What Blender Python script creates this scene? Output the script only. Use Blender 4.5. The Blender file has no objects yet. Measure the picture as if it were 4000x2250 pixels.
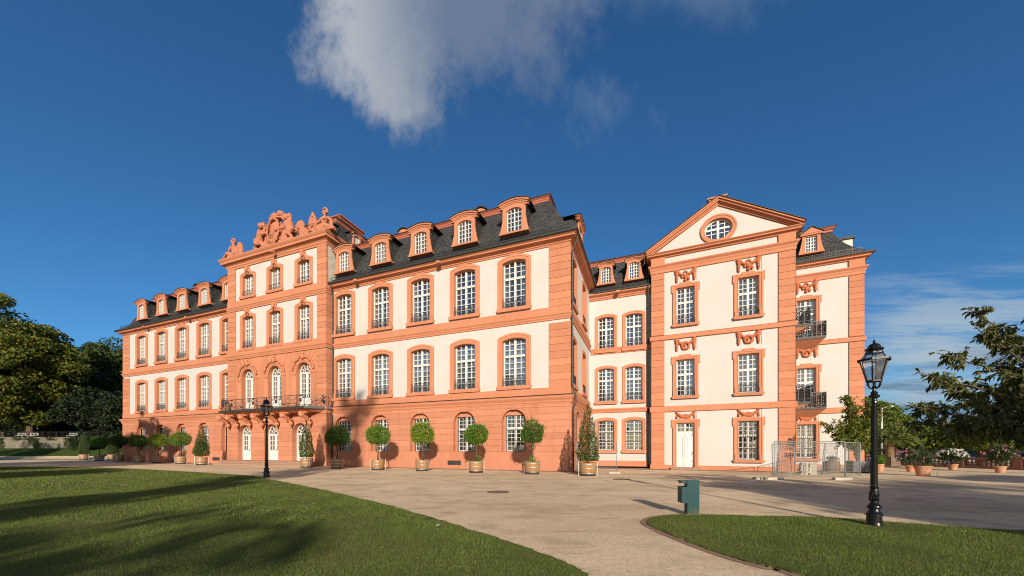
import bpy, bmesh, math, random
import numpy as np
from mathutils import Vector, Matrix
random.seed(7); RNG = np.random.default_rng(7)
sc = bpy.context.scene; COL = sc.collection
PI = math.pi; R = math.radians

# ------------------------------------------------------------------ helpers
class MB:
    """collects shapes into one mesh"""
    def __init__(s): s.v = []; s.f = []; s.m = []; s.mi = 0; s.sm = []; s.smooth = False
    def add(s, vs, fs):
        o = len(s.v); s.v += [tuple(p) for p in vs]
        for f in fs:
            s.f.append(tuple(i + o for i in f)); s.m.append(s.mi); s.sm.append(s.smooth)
        return s
    def box(s, x0, x1, y0, y1, z0, z1):
        return s.add([(x0,y0,z0),(x1,y0,z0),(x1,y1,z0),(x0,y1,z0),(x0,y0,z1),(x1,y0,z1),(x1,y1,z1),(x0,y1,z1)],
              [(0,3,2,1),(4,5,6,7),(0,1,5,4),(1,2,6,5),(2,3,7,6),(3,0,4,7)])
    def quad(s, a, b, c, d): return s.add([a,b,c,d], [(0,1,2,3)])
    def prism(s, pts, y0, y1, back=True):
        n = len(pts); vs = [(x,y0,z) for x,z in pts] + [(x,y1,z) for x,z in pts]
        fs = [tuple(range(n))] + ([tuple(range(2*n-1, n-1, -1))] if back else [])
        fs += [(i, n+i, n+(i+1)%n, (i+1)%n) for i in range(n)]
        return s.add(vs, fs)
    def ring(s, inn, out, yf, yo, yi, closed=False):
        """flat band between two outlines: front at yf, outer side back to yo, inner jamb back to yi"""
        n = len(inn)
        vs = [(x,yf,z) for x,z in inn]+[(x,yf,z) for x,z in out]+[(x,yi,z) for x,z in inn]+[(x,yo,z) for x,z in out]
        fs = []
        for i in range(n if closed else n-1):
            j = (i+1) % n
            fs += [(i,j,n+j,n+i),(n+i,n+j,3*n+j,3*n+i),(2*n+i,2*n+j,j,i)]
        if not closed: fs += [(0,n,3*n,2*n),(n-1,3*n-1,4*n-1,2*n-1)]
        return s.add(vs, fs)
    def bar(s, a, b, w, d=None, up=(0,0,1)):
        d = d or w; a = Vector(a); b = Vector(b); t = (b-a).normalized()
        u = Vector(up)
        if abs(t.dot(u)) > .97: u = Vector((0,1,0))
        p = t.cross(u).normalized()*w/2; q = t.cross(p).normalized()*d/2
        vs = [a+p+q,a-p+q,a-p-q,a+p-q,b+p+q,b-p+q,b-p-q,b+p-q]
        return s.add(vs, [(0,1,2,3),(7,6,5,4),(0,4,5,1),(1,5,6,2),(2,6,7,3),(3,7,4,0)])
    def tube(s, pts, rs, n=8, cap=True):
        pts = [Vector(p) for p in pts]
        if not hasattr(rs, '__len__'): rs = [rs]*len(pts)
        vs = []; prev = None
        for i, p in enumerate(pts):
            t = (pts[min(i+1,len(pts)-1)] - pts[max(i-1,0)]).normalized()
            if prev is None:
                u = Vector((0,0,1)) if abs(t.z) < .9 else Vector((1,0,0)); a = t.cross(u).normalized()
            else: a = (prev - t*prev.dot(t)).normalized()
            prev = a; b = t.cross(a)
            for k in range(n):
                c = 2*PI*k/n; vs.append(p + (a*math.cos(c)+b*math.sin(c))*rs[i])
        fs = [(i*n+k, i*n+(k+1)%n, (i+1)*n+(k+1)%n, (i+1)*n+k) for i in range(len(pts)-1) for k in range(n)]
        if cap: fs += [tuple(range(n-1,-1,-1)), tuple(range((len(pts)-1)*n, len(pts)*n))]
        return s.add(vs, fs)
    def lathe(s, prof, n=20, c=(0,0,0), a0=0.):
        vs = [(c[0]+r*math.cos(a0+2*PI*k/n), c[1]+r*math.sin(a0+2*PI*k/n), c[2]+z) for r, z in prof for k in range(n)]
        fs = [(i*n+k, i*n+(k+1)%n, (i+1)*n+(k+1)%n, (i+1)*n+k) for i in range(len(prof)-1) for k in range(n)]
        fs += [tuple(range(n-1,-1,-1)), tuple(range((len(prof)-1)*n, len(prof)*n))]
        return s.add(vs, fs)
    def ball(s, c, r, sub=1):
        if not hasattr(r, '__len__'): r = (r,r,r)
        V, F = ICO[sub]
        return s.add([(c[0]+x*r[0], c[1]+y*r[1], c[2]+z*r[2]) for x,y,z in V], F)
    def sweep(s, path, prof, closed=False, caps=True):
        """path: plan points, outward is to the right of travel; prof: (out, z) polyline"""
        n = len(path); P = [Vector((p[0],p[1])) for p in path]; mit = []
        for i in range(n):
            ns = []
            for a, b in ((i-1,i),(i,i+1)):
                if closed or (a >= 0 and b < n):
                    t = (P[b%n]-P[a%n]).normalized(); ns.append(Vector((t.y,-t.x)))
            if len(ns) == 1: mit.append(ns[0])
            else: mit.append((ns[0]+ns[1])/(1+ns[0].dot(ns[1])))
        m = len(prof)
        vs = [(P[i].x+mit[i].x*o, P[i].y+mit[i].y*o, z) for i in range(n) for o, z in prof]
        fs = []
        for i in range(n if closed else n-1):
            j = (i+1)%n
            fs += [(i*m+k, j*m+k, j*m+k+1, i*m+k+1) for k in range(m-1)]
        if caps and not closed: fs += [tuple(range(m)), tuple(range((n-1)*m+m-1, (n-1)*m-1, -1))]
        return s.add(vs, fs)
    def mesh(s, name, mats):
        me = bpy.data.meshes.new(name); me.from_pydata(s.v, [], s.f)
        for m in (mats if isinstance(mats, (list,tuple)) else [mats]): me.materials.append(m)
        if any(s.m): me.polygons.foreach_set('material_index', s.m)
        me.polygons.foreach_set('use_smooth', s.sm)
        me.validate(); me.update(); return me
def _ico(sub):
    b = bmesh.new(); bmesh.ops.create_icosphere(b, subdivisions=sub, radius=1)
    V = [tuple(v.co) for v in b.verts]; F = [tuple(v.index for v in f.verts) for f in b.faces]; b.free(); return V, F
ICO = {1:_ico(1), 2:_ico(2), 3:_ico(3)}

def ob(name, me, parent=None, loc=(0,0,0), rz=0., label=None):
    o = bpy.data.objects.new(name, me); COL.objects.link(o)
    o.parent = parent; o.location = loc; o.rotation_euler = (0,0,rz)
    if label: o['label'] = label
    return o
def thing(name, label, cat, loc=(0,0,0), rz=0., group=None, me=None):
    o = ob(name, me, None, loc, rz, label); o['category'] = cat
    if group: o['group'] = group
    return o
def struct(name, me, kind='structure', label=None, cat=None):
    o = ob(name, me); o['kind'] = kind
    if label: o['label'] = label
    if cat: o['category'] = cat
    return o

# ------------------------------------------------------------------ materials
def mat(name, base, rough=.8, noise=None, bump=None, spec=.3, metal=0., fn=None):
    """noise: (scale, colour2, amount); bump: (scale, strength, distance)"""
    m = bpy.data.materials.new(name); m.use_nodes = True; nt = m.node_tree; N = nt.nodes; L = nt.links
    p = N['Principled BSDF']; p.inputs['Roughness'].default_value = rough
    p.inputs['Specular IOR Level'].default_value = spec; p.inputs['Metallic'].default_value = metal
    p.inputs['Base Color'].default_value = (*base,1)
    tc = N.new('ShaderNodeTexCoord')
    if noise:
        cur = None
        for sc_, c2, amt in (noise if isinstance(noise, list) else [noise]):
            nz = N.new('ShaderNodeTexNoise'); nz.inputs['Scale'].default_value = sc_; nz.inputs['Detail'].default_value = 6
            L.new(tc.outputs['Object'], nz.inputs['Vector'])
            cr = N.new('ShaderNodeMapRange'); cr.inputs[1].default_value = .38; cr.inputs[2].default_value = .68
            cr.inputs[4].default_value = amt; L.new(nz.outputs['Fac'], cr.inputs[0])
            mx = N.new('ShaderNodeMix'); mx.data_type = 'RGBA'; L.new(cr.outputs[0], mx.inputs[0])
            if cur is None: mx.inputs[6].default_value = (*base,1)
            else: L.new(cur, mx.inputs[6])
            mx.inputs[7].default_value = (*c2,1); cur = mx.outputs[2]
        L.new(cur, p.inputs['Base Color'])
    if bump:
        nz = N.new('ShaderNodeTexNoise'); nz.inputs['Scale'].default_value = bump[0]; nz.inputs['Detail'].default_value = 5
        L.new(tc.outputs['Object'], nz.inputs['Vector'])
        b = N.new('ShaderNodeBump'); b.inputs['Strength'].default_value = bump[1]; b.inputs['Distance'].default_value = bump[2]
        L.new(nz.outputs['Fac'], b.inputs['Height']); L.new(b.outputs[0], p.inputs['Normal'])
    if fn: fn(nt, p, tc)
    return m
def streaks(amount, col):
    """rain streaks: tall thin noise mixed over the base colour"""
    def fn(nt, p, tc):
        N = nt.nodes; L = nt.links
        mp = N.new('ShaderNodeMapping'); mp.inputs['Scale'].default_value = (1.3,1.3,.16); L.new(tc.outputs['Object'], mp.inputs[0])
        nz = N.new('ShaderNodeTexNoise'); nz.inputs['Scale'].default_value = 1.6; nz.inputs['Detail'].default_value = 8; L.new(mp.outputs[0], nz.inputs['Vector'])
        cr = N.new('ShaderNodeMapRange'); cr.inputs[1].default_value = .5; cr.inputs[2].default_value = .8; cr.inputs[4].default_value = amount; L.new(nz.outputs['Fac'], cr.inputs[0])
        mx = N.new('ShaderNodeMix'); mx.data_type = 'RGBA'; L.new(cr.outputs[0], mx.inputs[0])
        src = p.inputs['Base Color'].links[0].from_socket
        L.new(src, mx.inputs[6]); mx.inputs[7].default_value = (*col,1); L.new(mx.outputs[2], p.inputs['Base Color'])
    return fn
def stone_fn(amount, col):
    s_ = streaks(amount, col)
    def fn(nt, p, tc):
        s_(nt, p, tc); N = nt.nodes; L = nt.links; g = N.new('ShaderNodeNewGeometry')
        mr = N.new('ShaderNodeMapRange'); mr.inputs[3].default_value = .88; mr.inputs[4].default_value = 1.07; L.new(g.outputs['Random Per Island'], mr.inputs[0])
        mx = N.new('ShaderNodeMix'); mx.data_type = 'RGBA'; mx.blend_type = 'MULTIPLY'; mx.inputs[0].default_value = 1.; L.new(p.inputs['Base Color'].links[0].from_socket, mx.inputs[6]); L.new(mr.outputs[0], mx.inputs[7]); L.new(mx.outputs[2], p.inputs['Base Color'])
    return fn
PLASTER = mat('cream plaster', (.535,.515,.485), .9, [(.5,(.495,.465,.425),.8),(9.,(.51,.488,.455),.5)], (60,.15,.01), .15, fn=streaks(.28,(.48,.43,.36)))
SAND = mat('salmon sandstone paint', (.515,.215,.118), .85, [(.35,(.47,.18,.095),.8),(5.,(.545,.24,.14),.5)], (45,.2,.012), .15, fn=stone_fn(.35,(.41,.165,.095)))
SANDB = mat('salmon base course paint', (.505,.215,.127), .85, [(.3,(.45,.175,.10),.9),(3.,(.535,.24,.15),.5)], (30,.25,.015), .15, fn=stone_fn(.45,(.39,.155,.09)))
def slate_fn(nt, p, tc):
    N = nt.nodes; L = nt.links
    sp = N.new('ShaderNodeSeparateXYZ'); L.new(tc.outputs['Object'], sp.inputs[0])
    ad = N.new('ShaderNodeMath'); L.new(sp.outputs[0], ad.inputs[0]); L.new(sp.outputs[1], ad.inputs[1])
    cb = N.new('ShaderNodeCombineXYZ'); L.new(ad.outputs[0], cb.inputs[0]); L.new(sp.outputs[2], cb.inputs[1])
    br = N.new('ShaderNodeTexBrick'); L.new(cb.outputs[0], br.inputs['Vector'])
    for k, v in (('Scale',1.),('Brick Width',.26),('Row Height',.14),('Mortar Size',.012)): br.inputs[k].default_value = v
    br.inputs['Color1'].default_value = (.034,.034,.034,1); br.inputs['Color2'].default_value = (.072,.070,.066,1); br.inputs['Mortar'].default_value = (.008,.008,.008,1)
    nz = N.new('ShaderNodeTexNoise'); nz.inputs['Scale'].default_value = 1.3; nz.inputs['Detail'].default_value = 10; nz.inputs['Roughness'].default_value = .75; L.new(tc.outputs['Object'], nz.inputs['Vector'])
    cr = N.new('ShaderNodeMapRange'); cr.inputs[1].default_value = .55; cr.inputs[2].default_value = .72; cr.inputs[4].default_value = .55; L.new(nz.outputs['Fac'], cr.inputs[0])
    mx = N.new('ShaderNodeMix'); mx.data_type = 'RGBA'; L.new(cr.outputs[0], mx.inputs[0]); L.new(br.outputs['Color'], mx.inputs[6]); mx.inputs[7].default_value = (.12,.112,.085,1)
    L.new(mx.outputs[2], p.inputs['Base Color'])
    b = N.new('ShaderNodeBump'); b.inputs['Strength'].default_value = .7; b.inputs['Distance'].default_value = .03; b.invert = True
    L.new(br.outputs['Fac'], b.inputs['Height']); L.new(b.outputs[0], p.inputs['Normal'])
SLATE = mat('slate shingles', (.03,.03,.03), .6, spec=.35, fn=slate_fn)
REDTIN = mat('red oxide roof trim', (.42,.135,.08), .7, (2.,(.36,.11,.07),.7))
WHITE = mat('white window paint', (.68,.665,.63), .5, (8,(.61,.60,.57),.5))
IRON = mat('black wrought iron', (.018,.018,.02), .45, (14,(.03,.03,.032),.6), spec=.5)
CAST = mat('black gloss cast iron', (.006,.006,.0065), .25, (25,(.012,.012,.012),.6), (40,.15,.006), .35)
ZINC = mat('weathered zinc', (.034,.036,.031), .5, (4,(.055,.056,.048),.7), spec=.35)
ZINCP = mat('pale flashing sheet', (.55,.54,.47), .5, (2,(.42,.39,.28),.8), spec=.5)
DARK = mat('dim room', (.06,.052,.046), .95)
CURT = mat('pale curtain', (.46,.45,.38), .95, (5,(.36,.37,.32),.8))
def blind_fn(nt, p, tc):
    N = nt.nodes; L = nt.links
    w = N.new('ShaderNodeTexWave'); w.wave_type = 'BANDS'; w.bands_direction = 'Z'; w.inputs['Scale'].default_value = 4.2; L.new(tc.outputs['Object'], w.inputs['Vector'])
    mx = N.new('ShaderNodeMix'); mx.data_type = 'RGBA'; L.new(w.outputs['Fac'], mx.inputs[0]); mx.inputs[6].default_value = (.24,.27,.29,1); mx.inputs[7].default_value = (.48,.52,.53,1)
    L.new(mx.outputs[2], p.inputs['Base Color'])
BLIND = mat('grey slatted blind', (.4,.4,.4), .8, fn=blind_fn)
DOORST = mat('sandstone step', (.36,.22,.15), .85, (4,(.27,.17,.12),.8), (40,.3,.01))
def glass_mat(name, tint, boost, rough=.015):
    m = bpy.data.materials.new(name); m.use_nodes = True; nt = m.node_tree; N = nt.nodes; L = nt.links
    N.remove(N['Principled BSDF']); out = N['Material Output']
    tr = N.new('ShaderNodeBsdfTransparent'); tr.inputs[0].default_value = (*tint,1)
    gl = N.new('ShaderNodeBsdfGlossy'); gl.inputs['Roughness'].default_value = rough; gl.inputs['Color'].default_value = (.95,.97,1,1)
    fr = N.new('ShaderNodeFresnel'); fr.inputs[0].default_value = 1.52
    mu = N.new('ShaderNodeMath'); mu.operation = 'MULTIPLY_ADD'; mu.inputs[1].default_value = boost; mu.inputs[2].default_value = .03; mu.use_clamp = True
    L.new(fr.outputs[0], mu.inputs[0])
    tc = N.new('ShaderNodeTexCoord'); nz = N.new('ShaderNodeTexNoise'); nz.noise_dimensions = '4D'; oi = N.new('ShaderNodeObjectInfo'); mw = N.new('ShaderNodeMath'); mw.operation = 'MULTIPLY'; mw.inputs[1].default_value = 40.; L.new(oi.outputs['Random'], mw.inputs[0]); L.new(mw.outputs[0], nz.inputs['W']); nz.inputs['Scale'].default_value = 1.2; L.new(tc.outputs['Object'], nz.inputs['Vector'])
    b = N.new('ShaderNodeBump'); b.inputs['Strength'].default_value = .22; b.inputs['Distance'].default_value = .05; L.new(nz.outputs['Fac'], b.inputs['Height']); L.new(b.outputs[0], gl.inputs['Normal'])
    mx = N.new('ShaderNodeMixShader'); L.new(mu.outputs[0], mx.inputs[0]); L.new(tr.outputs[0], mx.inputs[1]); L.new(gl.outputs[0], mx.inputs[2]); L.new(mx.outputs[0], out.inputs[0])
    return m
GLASS = glass_mat('window glass', (.80,.83,.86), 6.5)
LGLASS = glass_mat('frosted lantern glass', (.80,.80,.80), 2.5, .25)

# ------------------------------------------------------------------ palace
PAL = thing('palace', 'salmon and cream baroque palace with slate mansard roofs and a pediment wing', 'palace', (4.24,25.94,0), math.atan2(-.358,.934))
class Frame:
    def __init__(s, x, y, a, z=0., k=1.): s.x, s.y, s.a, s.z, s.k = x, y, a, z, k
    def put(s, name, me, X=0, Y=0, Z=0, label=None, parent=None):
        c, n = math.cos(s.a)*s.k, math.sin(s.a)*s.k
        o = ob(name, me, PAL, (s.x+c*X-n*Y, s.y+n*X+c*Y, s.z+Z*s.k), s.a, label); o.scale = (s.k,)*3; return o
    def sub(s, X, Y, a):
        c, n = math.cos(s.a)*s.k, math.sin(s.a)*s.k; return Frame(s.x+c*X-n*Y, s.y+n*X+c*Y, s.a+a, s.z, s.k)
FA = Frame(0,0,0); FB = Frame(0,0,PI/2); FC = Frame(0,9.3,0); AVY = -.7
FV = Frame(0,AVY,0)
FD = Frame(5.670,8.748,R(-2.29),-.18,1.11); FDR = FD.sub(9.45,0,PI/2); FE = FD.sub(0,6.5,0); FER = FD.sub(15.75,6.5,PI/2)

def arc(hw, zs, rise, n=12):
    """points from right spring over the crown to left spring; segmental or (rise>=hw) round arch"""
    if rise <= .001: return [(hw,zs),(-hw,zs)]
    r = (hw*hw+rise*rise)/(2*rise); zc = zs+rise-r; a = math.asin(min(1,hw/r))
    if rise > hw: a = PI-a
    return [(r*math.sin(a-2*a*i/n), zc+r*math.cos(a-2*a*i/n)) for i in range(n+1)]
def outline(hw, z0, zs, rise, n=12): return [(hw,z0)] + arc(hw,zs,rise,n) + [(-hw,z0)]
def arc_z(x, hw, zs, rise):
    if rise <= .001: return zs
    r = (hw*hw+rise*rise)/(2*rise); return zs+rise-r+math.sqrt(max(0,r*r-x*x))

def railing_mesh(w, h, y, simple=False):
    m = MB(); hw = w/2
    for z in (.02, h*.16, h): m.box(-hw,hw,y-.012,y+.012,z-.012,z+.014)
    n = max(3, int(round(w/.32))); st = w/n
    for i in range(n+1): m.box(-hw+i*st-.011,-hw+i*st+.011,y-.011,y+.011,0,h)
    for i in range(n):
        cx = -hw+(i+.5)*st; zc = h*.58
        if simple:
            for k in (-1,1): m.tube([(cx+k*st*.22*math.sin(t),y,h*.16+(h*.84)*t/PI) for t in (0,.5,1,1.5,2.1,2.6,PI)], .011, 4, False)
        else:
            for sgn in (-1,1):
                m.tube([(cx+sgn*(st*.40)*math.cos(t)*(1-t/9), y, zc+sgn*h*.30*math.sin(t)*(1-t/9)) for t in [j*.55 for j in range(12)]], .012, 4, False)
            m.ball((cx,y,zc),.035)
            m.tube([(cx-st*.45,y,h*.2),(cx,y,h*.36),(cx+st*.45,y,h*.2)],.01,4,False)
    return m
def curtain_mesh(hw, z0, z1, y, frac=.42):
    m = MB()
    for s in (-1,1):
        n = 14; pts = []
        for i in range(n+1):
            x = s*(hw-.04-(hw*frac)*i/n); pts.append((x, y+.05*math.sin(i*1.9)))
        for i in range(n):
            a, b = pts[i], pts[i+1]; m.quad((a[0],a[1],z0),(b[0],b[1],z0),(b[0],b[1],z1),(a[0],a[1],z1))
    return m
def sash_mesh(hw, z0, zs, rise, y, trans=None, low=5, up=3, cols=2, mull=.15, door=0., fan=False):
    """white casement: border, mullion, transom, glazing bars following the arched head"""
    m = MB(); b = .085; y0, y1 = y-.05, y+.03
    m.ring(outline(hw-b,z0+b,zs-(b if rise<.01 else 0),rise*(hw-b)/hw if rise<hw else hw-b), outline(hw,z0,zs,rise), y0, y1, y1)
    m.box(-hw+b,hw-b,y0,y1,z0,z0+b)
    top = lambda x: arc_z(x,hw-b,zs-(b if rise<.01 else 0),rise if rise<hw else hw-b)-.004
    tz = trans if trans else None
    mtop = tz if fan else top(0)
    m.box(-mull/2,mull/2,y0-.015,y1,z0+b,mtop)
    if tz:
        m.box(-hw+b,hw-b,y0-.03,y1,tz-.085,tz+.085); m.box(-hw+.02,hw-.02,y0-.06,y0-.028,tz+.02,tz+.075)
    zlo = z0+b
    if door:
        for s in (-1,1):
            xa, xb = (mull/2, hw-b) if s > 0 else (-hw+b,-mull/2)
            m.box(xa,xb,y0+.01,y1,zlo,z0+door); m.box(xa+.12,xb-.12,y0-.012,y0+.009,zlo+.12,z0+door-.12)
            m.box(xa,xa+.11,y0+.005,y1,z0+door,tz-.07); m.box(xb-.11,xb,y0+.005,y1,z0+door,tz-.07)
        zlo = z0+door
    bw = .044
    for s in (-1,1):
        x0, x1 = mull/2, hw-b
        for k in range(1,cols):
            x = s*(x0+(x1-x0)*k/cols); m.box(x-bw/2,x+bw/2,y0+.012,y1-.005,zlo,(tz-.07) if (fan and tz) else top(x))
    def rows(za, zb, n):
        for k in range(1,n):
            z = za+(zb-za)*k/n; hx = hw-b
            if z > zs: # clip to arch
                r = rise; hx = 0
                for i in range(60):
                    xx = (hw-b)*i/60
                    if top(xx) > z+.02: hx = xx
            if hx > .1:
                m.box(-hx,-mull/2,y0+.016,y1-.008,z-bw/2,z+bw/2); m.box(mull/2,hx,y0+.016,y1-.008,z-bw/2,z+bw/2)
    if tz:
        rows(zlo,tz-.07,low)
        if not fan: rows(tz+.07,top(0),up)
        else:
            zc = tz+.07; rr = hw-b
            for k in range(1,6):
                a = PI*k/6; m.bar((.28*rr*math.cos(a),(y0+y1)/2,zc+.28*rr*math.sin(a)),(rr*math.cos(a),(y0+y1)/2,zc+(zs-zc)+ (rr)*math.sin(a)),bw,.05,up=(0,1,0))
            for q in (.28,.62):
                m.ring([(q*rr*math.cos(PI*i/10),zc+q*rr*math.sin(PI*i/10)) for i in range(11)],[((q*rr+bw)*math.cos(PI*i/10),zc+(q*rr+bw)*math.sin(PI*i/10)) for i in range(11)],y0+.01,y1,y1)
    else: rows(zlo,top(0),low)
    return m
def pane_mesh(hw, z0, zs, rise, y):
    m = MB(); o = outline(hw,z0,zs,rise); m.add([(x,y,z) for x,z in o],[tuple(range(len(o)))]); return m
def surround_mesh(hw, zs, rise, band, depth, ears=False, sill=.26, proud=.10, foot=0.):
    """moulded stone surround; z=0 is the bottom of the opening"""
    m = MB(); a = band*.60
    def off(d):
        if rise < .01: return outline(hw+d, 0, zs+d, 0)
        r0 = (hw*hw+rise*rise)/(2*rise)+d; rr = r0-math.sqrt(r0*r0-(hw+d)**2)   # concentric segmental heads
        return outline(hw+d, 0, zs+rise+d-rr, rr)
    m.ring(off(0), off(a), -proud*.72, 0, depth); m.ring(off(a), off(band), -proud, 0, -proud*.72)
    m.ring(off(a*.18), off(a*.42), -proud*.72-.012, -proud*.72, -proud*.72)
    if ears:
        e = .10; W = hw+band
        for s in (-1,1):
            m.box(min(s*W,s*(W+e)),max(s*W,s*(W+e)),-proud+.004,0,zs+band-.62,zs+band-.002)
        m.box(-hw*.62,hw*.62,-proud+.003,0,zs+band,zs+band+.11)
    if sill:
        W = hw+band+.07
        m.prism([(-W,0),(W,0),(W,-sill*.4),(W-.06,-sill),(-W+.06,-sill),(-W,-sill*.4)], -proud-.10, 0)
        m.box(-hw,hw,-.02,depth,-.06,.004)
        for s in (-1,1): m.box(min(s*hw,s*(hw+band))+.02,max(s*hw,s*(hw+band))-.02,-proud-.03,-proud+.01,0,.42)
    return m
def head_mesh(seed=1):
    """carved mask on a keystone"""
    r = random.Random(seed); m = MB(); m.smooth = True
    m.prism([(-.20,-.45),(.20,-.45),(.27,.34),(-.27,.34)],-.16,.02)
    m.ball((0,-.24,.06),(.17,.16,.24),2); m.ball((0,-.40,.03),(.045,.06,.08)); m.ball((0,-.30,-.17),(.11,.10,.12),2)
    for s in (-1,1): m.ball((s*.07,-.36,.10),(.045,.04,.03)); m.ball((s*.17,-.2,.02),(.06,.07,.17)); m.ball((s*.2,-.15,-.2),(.09,.09,.13))
    for i in range(9):
        a = PI*i/8; m.ball((.2*math.cos(a),-.22,.18+.17*math.sin(a)),(.08+.02*r.random(),.1,.08))
    m.ball((0,-.2,.40),(.10,.10,.09)); m.ball((0,-.22,-.36),(.12,.1,.11))
    return m
def acc(me_dict): return me_dict
KIND = {}
def window_kind(key, hw, h, rise, band, depth, low, up, tfrac, rail=None, ears=False, back='dark', sill=.26, grille=False, surround=True, simple=False, cols=2):
    zs = h-rise; d = {}
    d['w'] = surround_mesh(hw,zs,rise,band,depth,ears,sill).mesh('window', SAND) if surround else None
    tz = h*tfrac if tfrac else None
    d['window_frame'] = sash_mesh(hw,0.02,zs-.0,rise,depth-.06,tz,low,up,cols).mesh('window_frame', WHITE)
    d['pane'] = pane_mesh(hw-.02,.03,zs,rise,depth-.035).mesh('pane', GLASS)
    if back == 'blind':
        m = MB(); m.add([(x,depth+.10,z) for x,z in outline(hw,0,zs,rise)],[tuple(range(len(outline(hw,0,zs,rise))))]); d['blind'] = m.mesh('blind', BLIND)
    elif back == 'curtain': d['curtain'] = curtain_mesh(hw,0,h,depth+.14).mesh('curtain', CURT)
    if rail: d['railing'] = railing_mesh(hw*2-.02, rail, -.05, simple).mesh('railing', IRON)
    if grille:
        g = MB(); n = 9
        for i in range(n):
            x = -hw+.05+(2*hw-.1)*i/(n-1); g.box(x-.011,x+.011,-.011+depth*.35,.011+depth*.35,.0,arc_z(x,hw,zs,rise)-.01)
        for z in (h*.30,h*.60): g.box(-hw,hw,depth*.35-.02,depth*.35+.008,z-.016,z+.016)
        d['grille'] = g.mesh('grille', IRON)
    KIND[key] = d
def put_window(key, fr, s, z, Y=0., name='window', label=None):
    d = KIND[key]; w = fr.put(name, d['w'], s, Y, z, label)
    for k in d:
        if k != 'w' and not (k == 'curtain' and WR.random() < .3): ob(k, d[k], w)
    if 'curtain' not in d and 'blind' not in d and 'blind_panel' not in d and WR.random() < .4: ob('curtain', SPARE, w, (0,0,.1))
    return w
WR = random.Random(21); SPARE = curtain_mesh(.62,0,2.6,.50,.3).mesh('curtain',CURT)
window_kind('low', .965, 3.74, .19, .40, .34, 5, 3, .64, .78, back='blind')
window_kind('mid', .965, 3.74, .19, .40, .34, 5, 3, .64, .78, back='curtain')
window_kind('vmid', .80, 3.38, .15, .38, .34, 5, 3, .64, .78, back='curtain')
window_kind('vtop', .80, 2.27, .15, .38, .34, 5, 0, 0, .55, back='curtain', simple=True)
window_kind('base', .78, 2.85, .11, .2, .22, 5, 3, .64, None, surround=False, sill=0, grille=True)
window_kind('clow', .75, 3.18, .14, .27, .30, 5, 3, .64, .75, simple=True)
window_kind('ctop', .75, 3.18, .14, .27, .30, 4, 3, .64, .75, simple=True, back='curtain')
window_kind('cbase', .75, 2.86, .13, .29, .30, 5, 3, .62, None, grille=True)
window_kind('dlow', .64, 2.90, 0, .27, .30, 4, 3, .60, .66, ears=True, simple=True, sill=.2)
window_kind('dbase', .64, 2.90, 0, .27, .30, 4, 3, .62, None, ears=True, grille=True, sill=.2)
window_kind('elow', .64, 3.35, 0, .27, .30, 5, 3, .64, None, ears=True, sill=.2, back='curtain')

def wall_panel(m, x0, x1, z0, z1, holes, y=0.):
    xs = sorted({x0,x1,*[h[0] for h in holes],*[h[1] for h in holes]}); zs = sorted({z0,z1,*[h[2] for h in holes],*[h[3] for h in holes]})
    xs = [x for x in xs if x0 <= x <= x1]; zs = [z for z in zs if z0 <= z <= z1]
    for i in range(len(xs)-1):
        for j in range(len(zs)-1):
            cx, cz = (xs[i]+xs[i+1])/2, (zs[j]+zs[j+1])/2
            if any(h[0] < cx < h[1] and h[2] < cz < h[3] for h in holes): continue
            m.quad((xs[i],y,zs[j]),(xs[i+1],y,zs[j]),(xs[i+1],y,zs[j+1]),(xs[i],y,zs[j+1]))
def room(m, x0, x1, z0, z1, y0, y1):
    """dim interior behind the windows: back, floor, ceiling and sides"""
    m.quad((x0,y1,z0),(x1,y1,z0),(x1,y1,z1),(x0,y1,z1)); m.quad((x0,y0,z0),(x1,y0,z0),(x1,y1,z0),(x0,y1,z0)); m.quad((x0,y0,z1),(x1,y0,z1),(x1,y1,z1),(x0,y1,z1))
    m.quad((x0,y0,z0),(x0,y1,z0),(x0,y1,z1),(x0,y0,z1)); m.quad((x1,y0,z0),(x1,y1,z0),(x1,y1,z1),(x1,y0,z1))

AR = [-21.65,-17.32,-13.0,-8.69,-4.36]; AL = [-56.0,-51.6,-47.3,-43.0,-38.70]
AV = [-34.2,-30.1,-26.05]; AVD = [-34.65,-30.55,-26.45]
XL = -60.4; VX0, VX1 = -37.4, -23.1; DEP = 14.
# walls
for (xa,xb,cs) in ((VX1,0.,AR),(XL,VX0,AL)):
    m = MB(); hs = []
    for c in cs: hs += [(c-.965,c+.965,6.5,10.22),(c-.965,c+.965,12.58,16.3)]
    wall_panel(m,xa,xb,5.0,17.0,hs)
    m.mi = 1
    room(m,xa+.1,xb-.1,6.2,11.2,.36,3.2); room(m,xa+.1,xb-.1,12.3,17.0,.36,3.2)
    FA.put('wall', m.mesh('wall',[PLASTER,DARK]))
m = MB(); m.quad((XL,DEP,0),(XL,0,0),(XL,0,18),(XL,DEP,18)); m.quad((9,DEP,0),(XL,DEP,0),(XL,DEP,18),(9,DEP,18)); FA.put('wall', m.mesh('wall', PLASTER))
# B return
Bs = [(1.35,.80),(5.85,.80)]
m = MB(); hs = []
for c,h in Bs: hs += [(c-h,c+h,6.5,10.1),(c-h,c+h,12.58,16.1)]
wall_panel(m,0,9.3,5.0,17.0,hs); m.mi = 1; room(m,.4,9.2,6.2,11.2,.36,2.2); room(m,.4,9.2,12.3,17.0,.36,2.2); FB.put('wall', m.mesh('wall',[PLASTER,DARK]))
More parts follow.
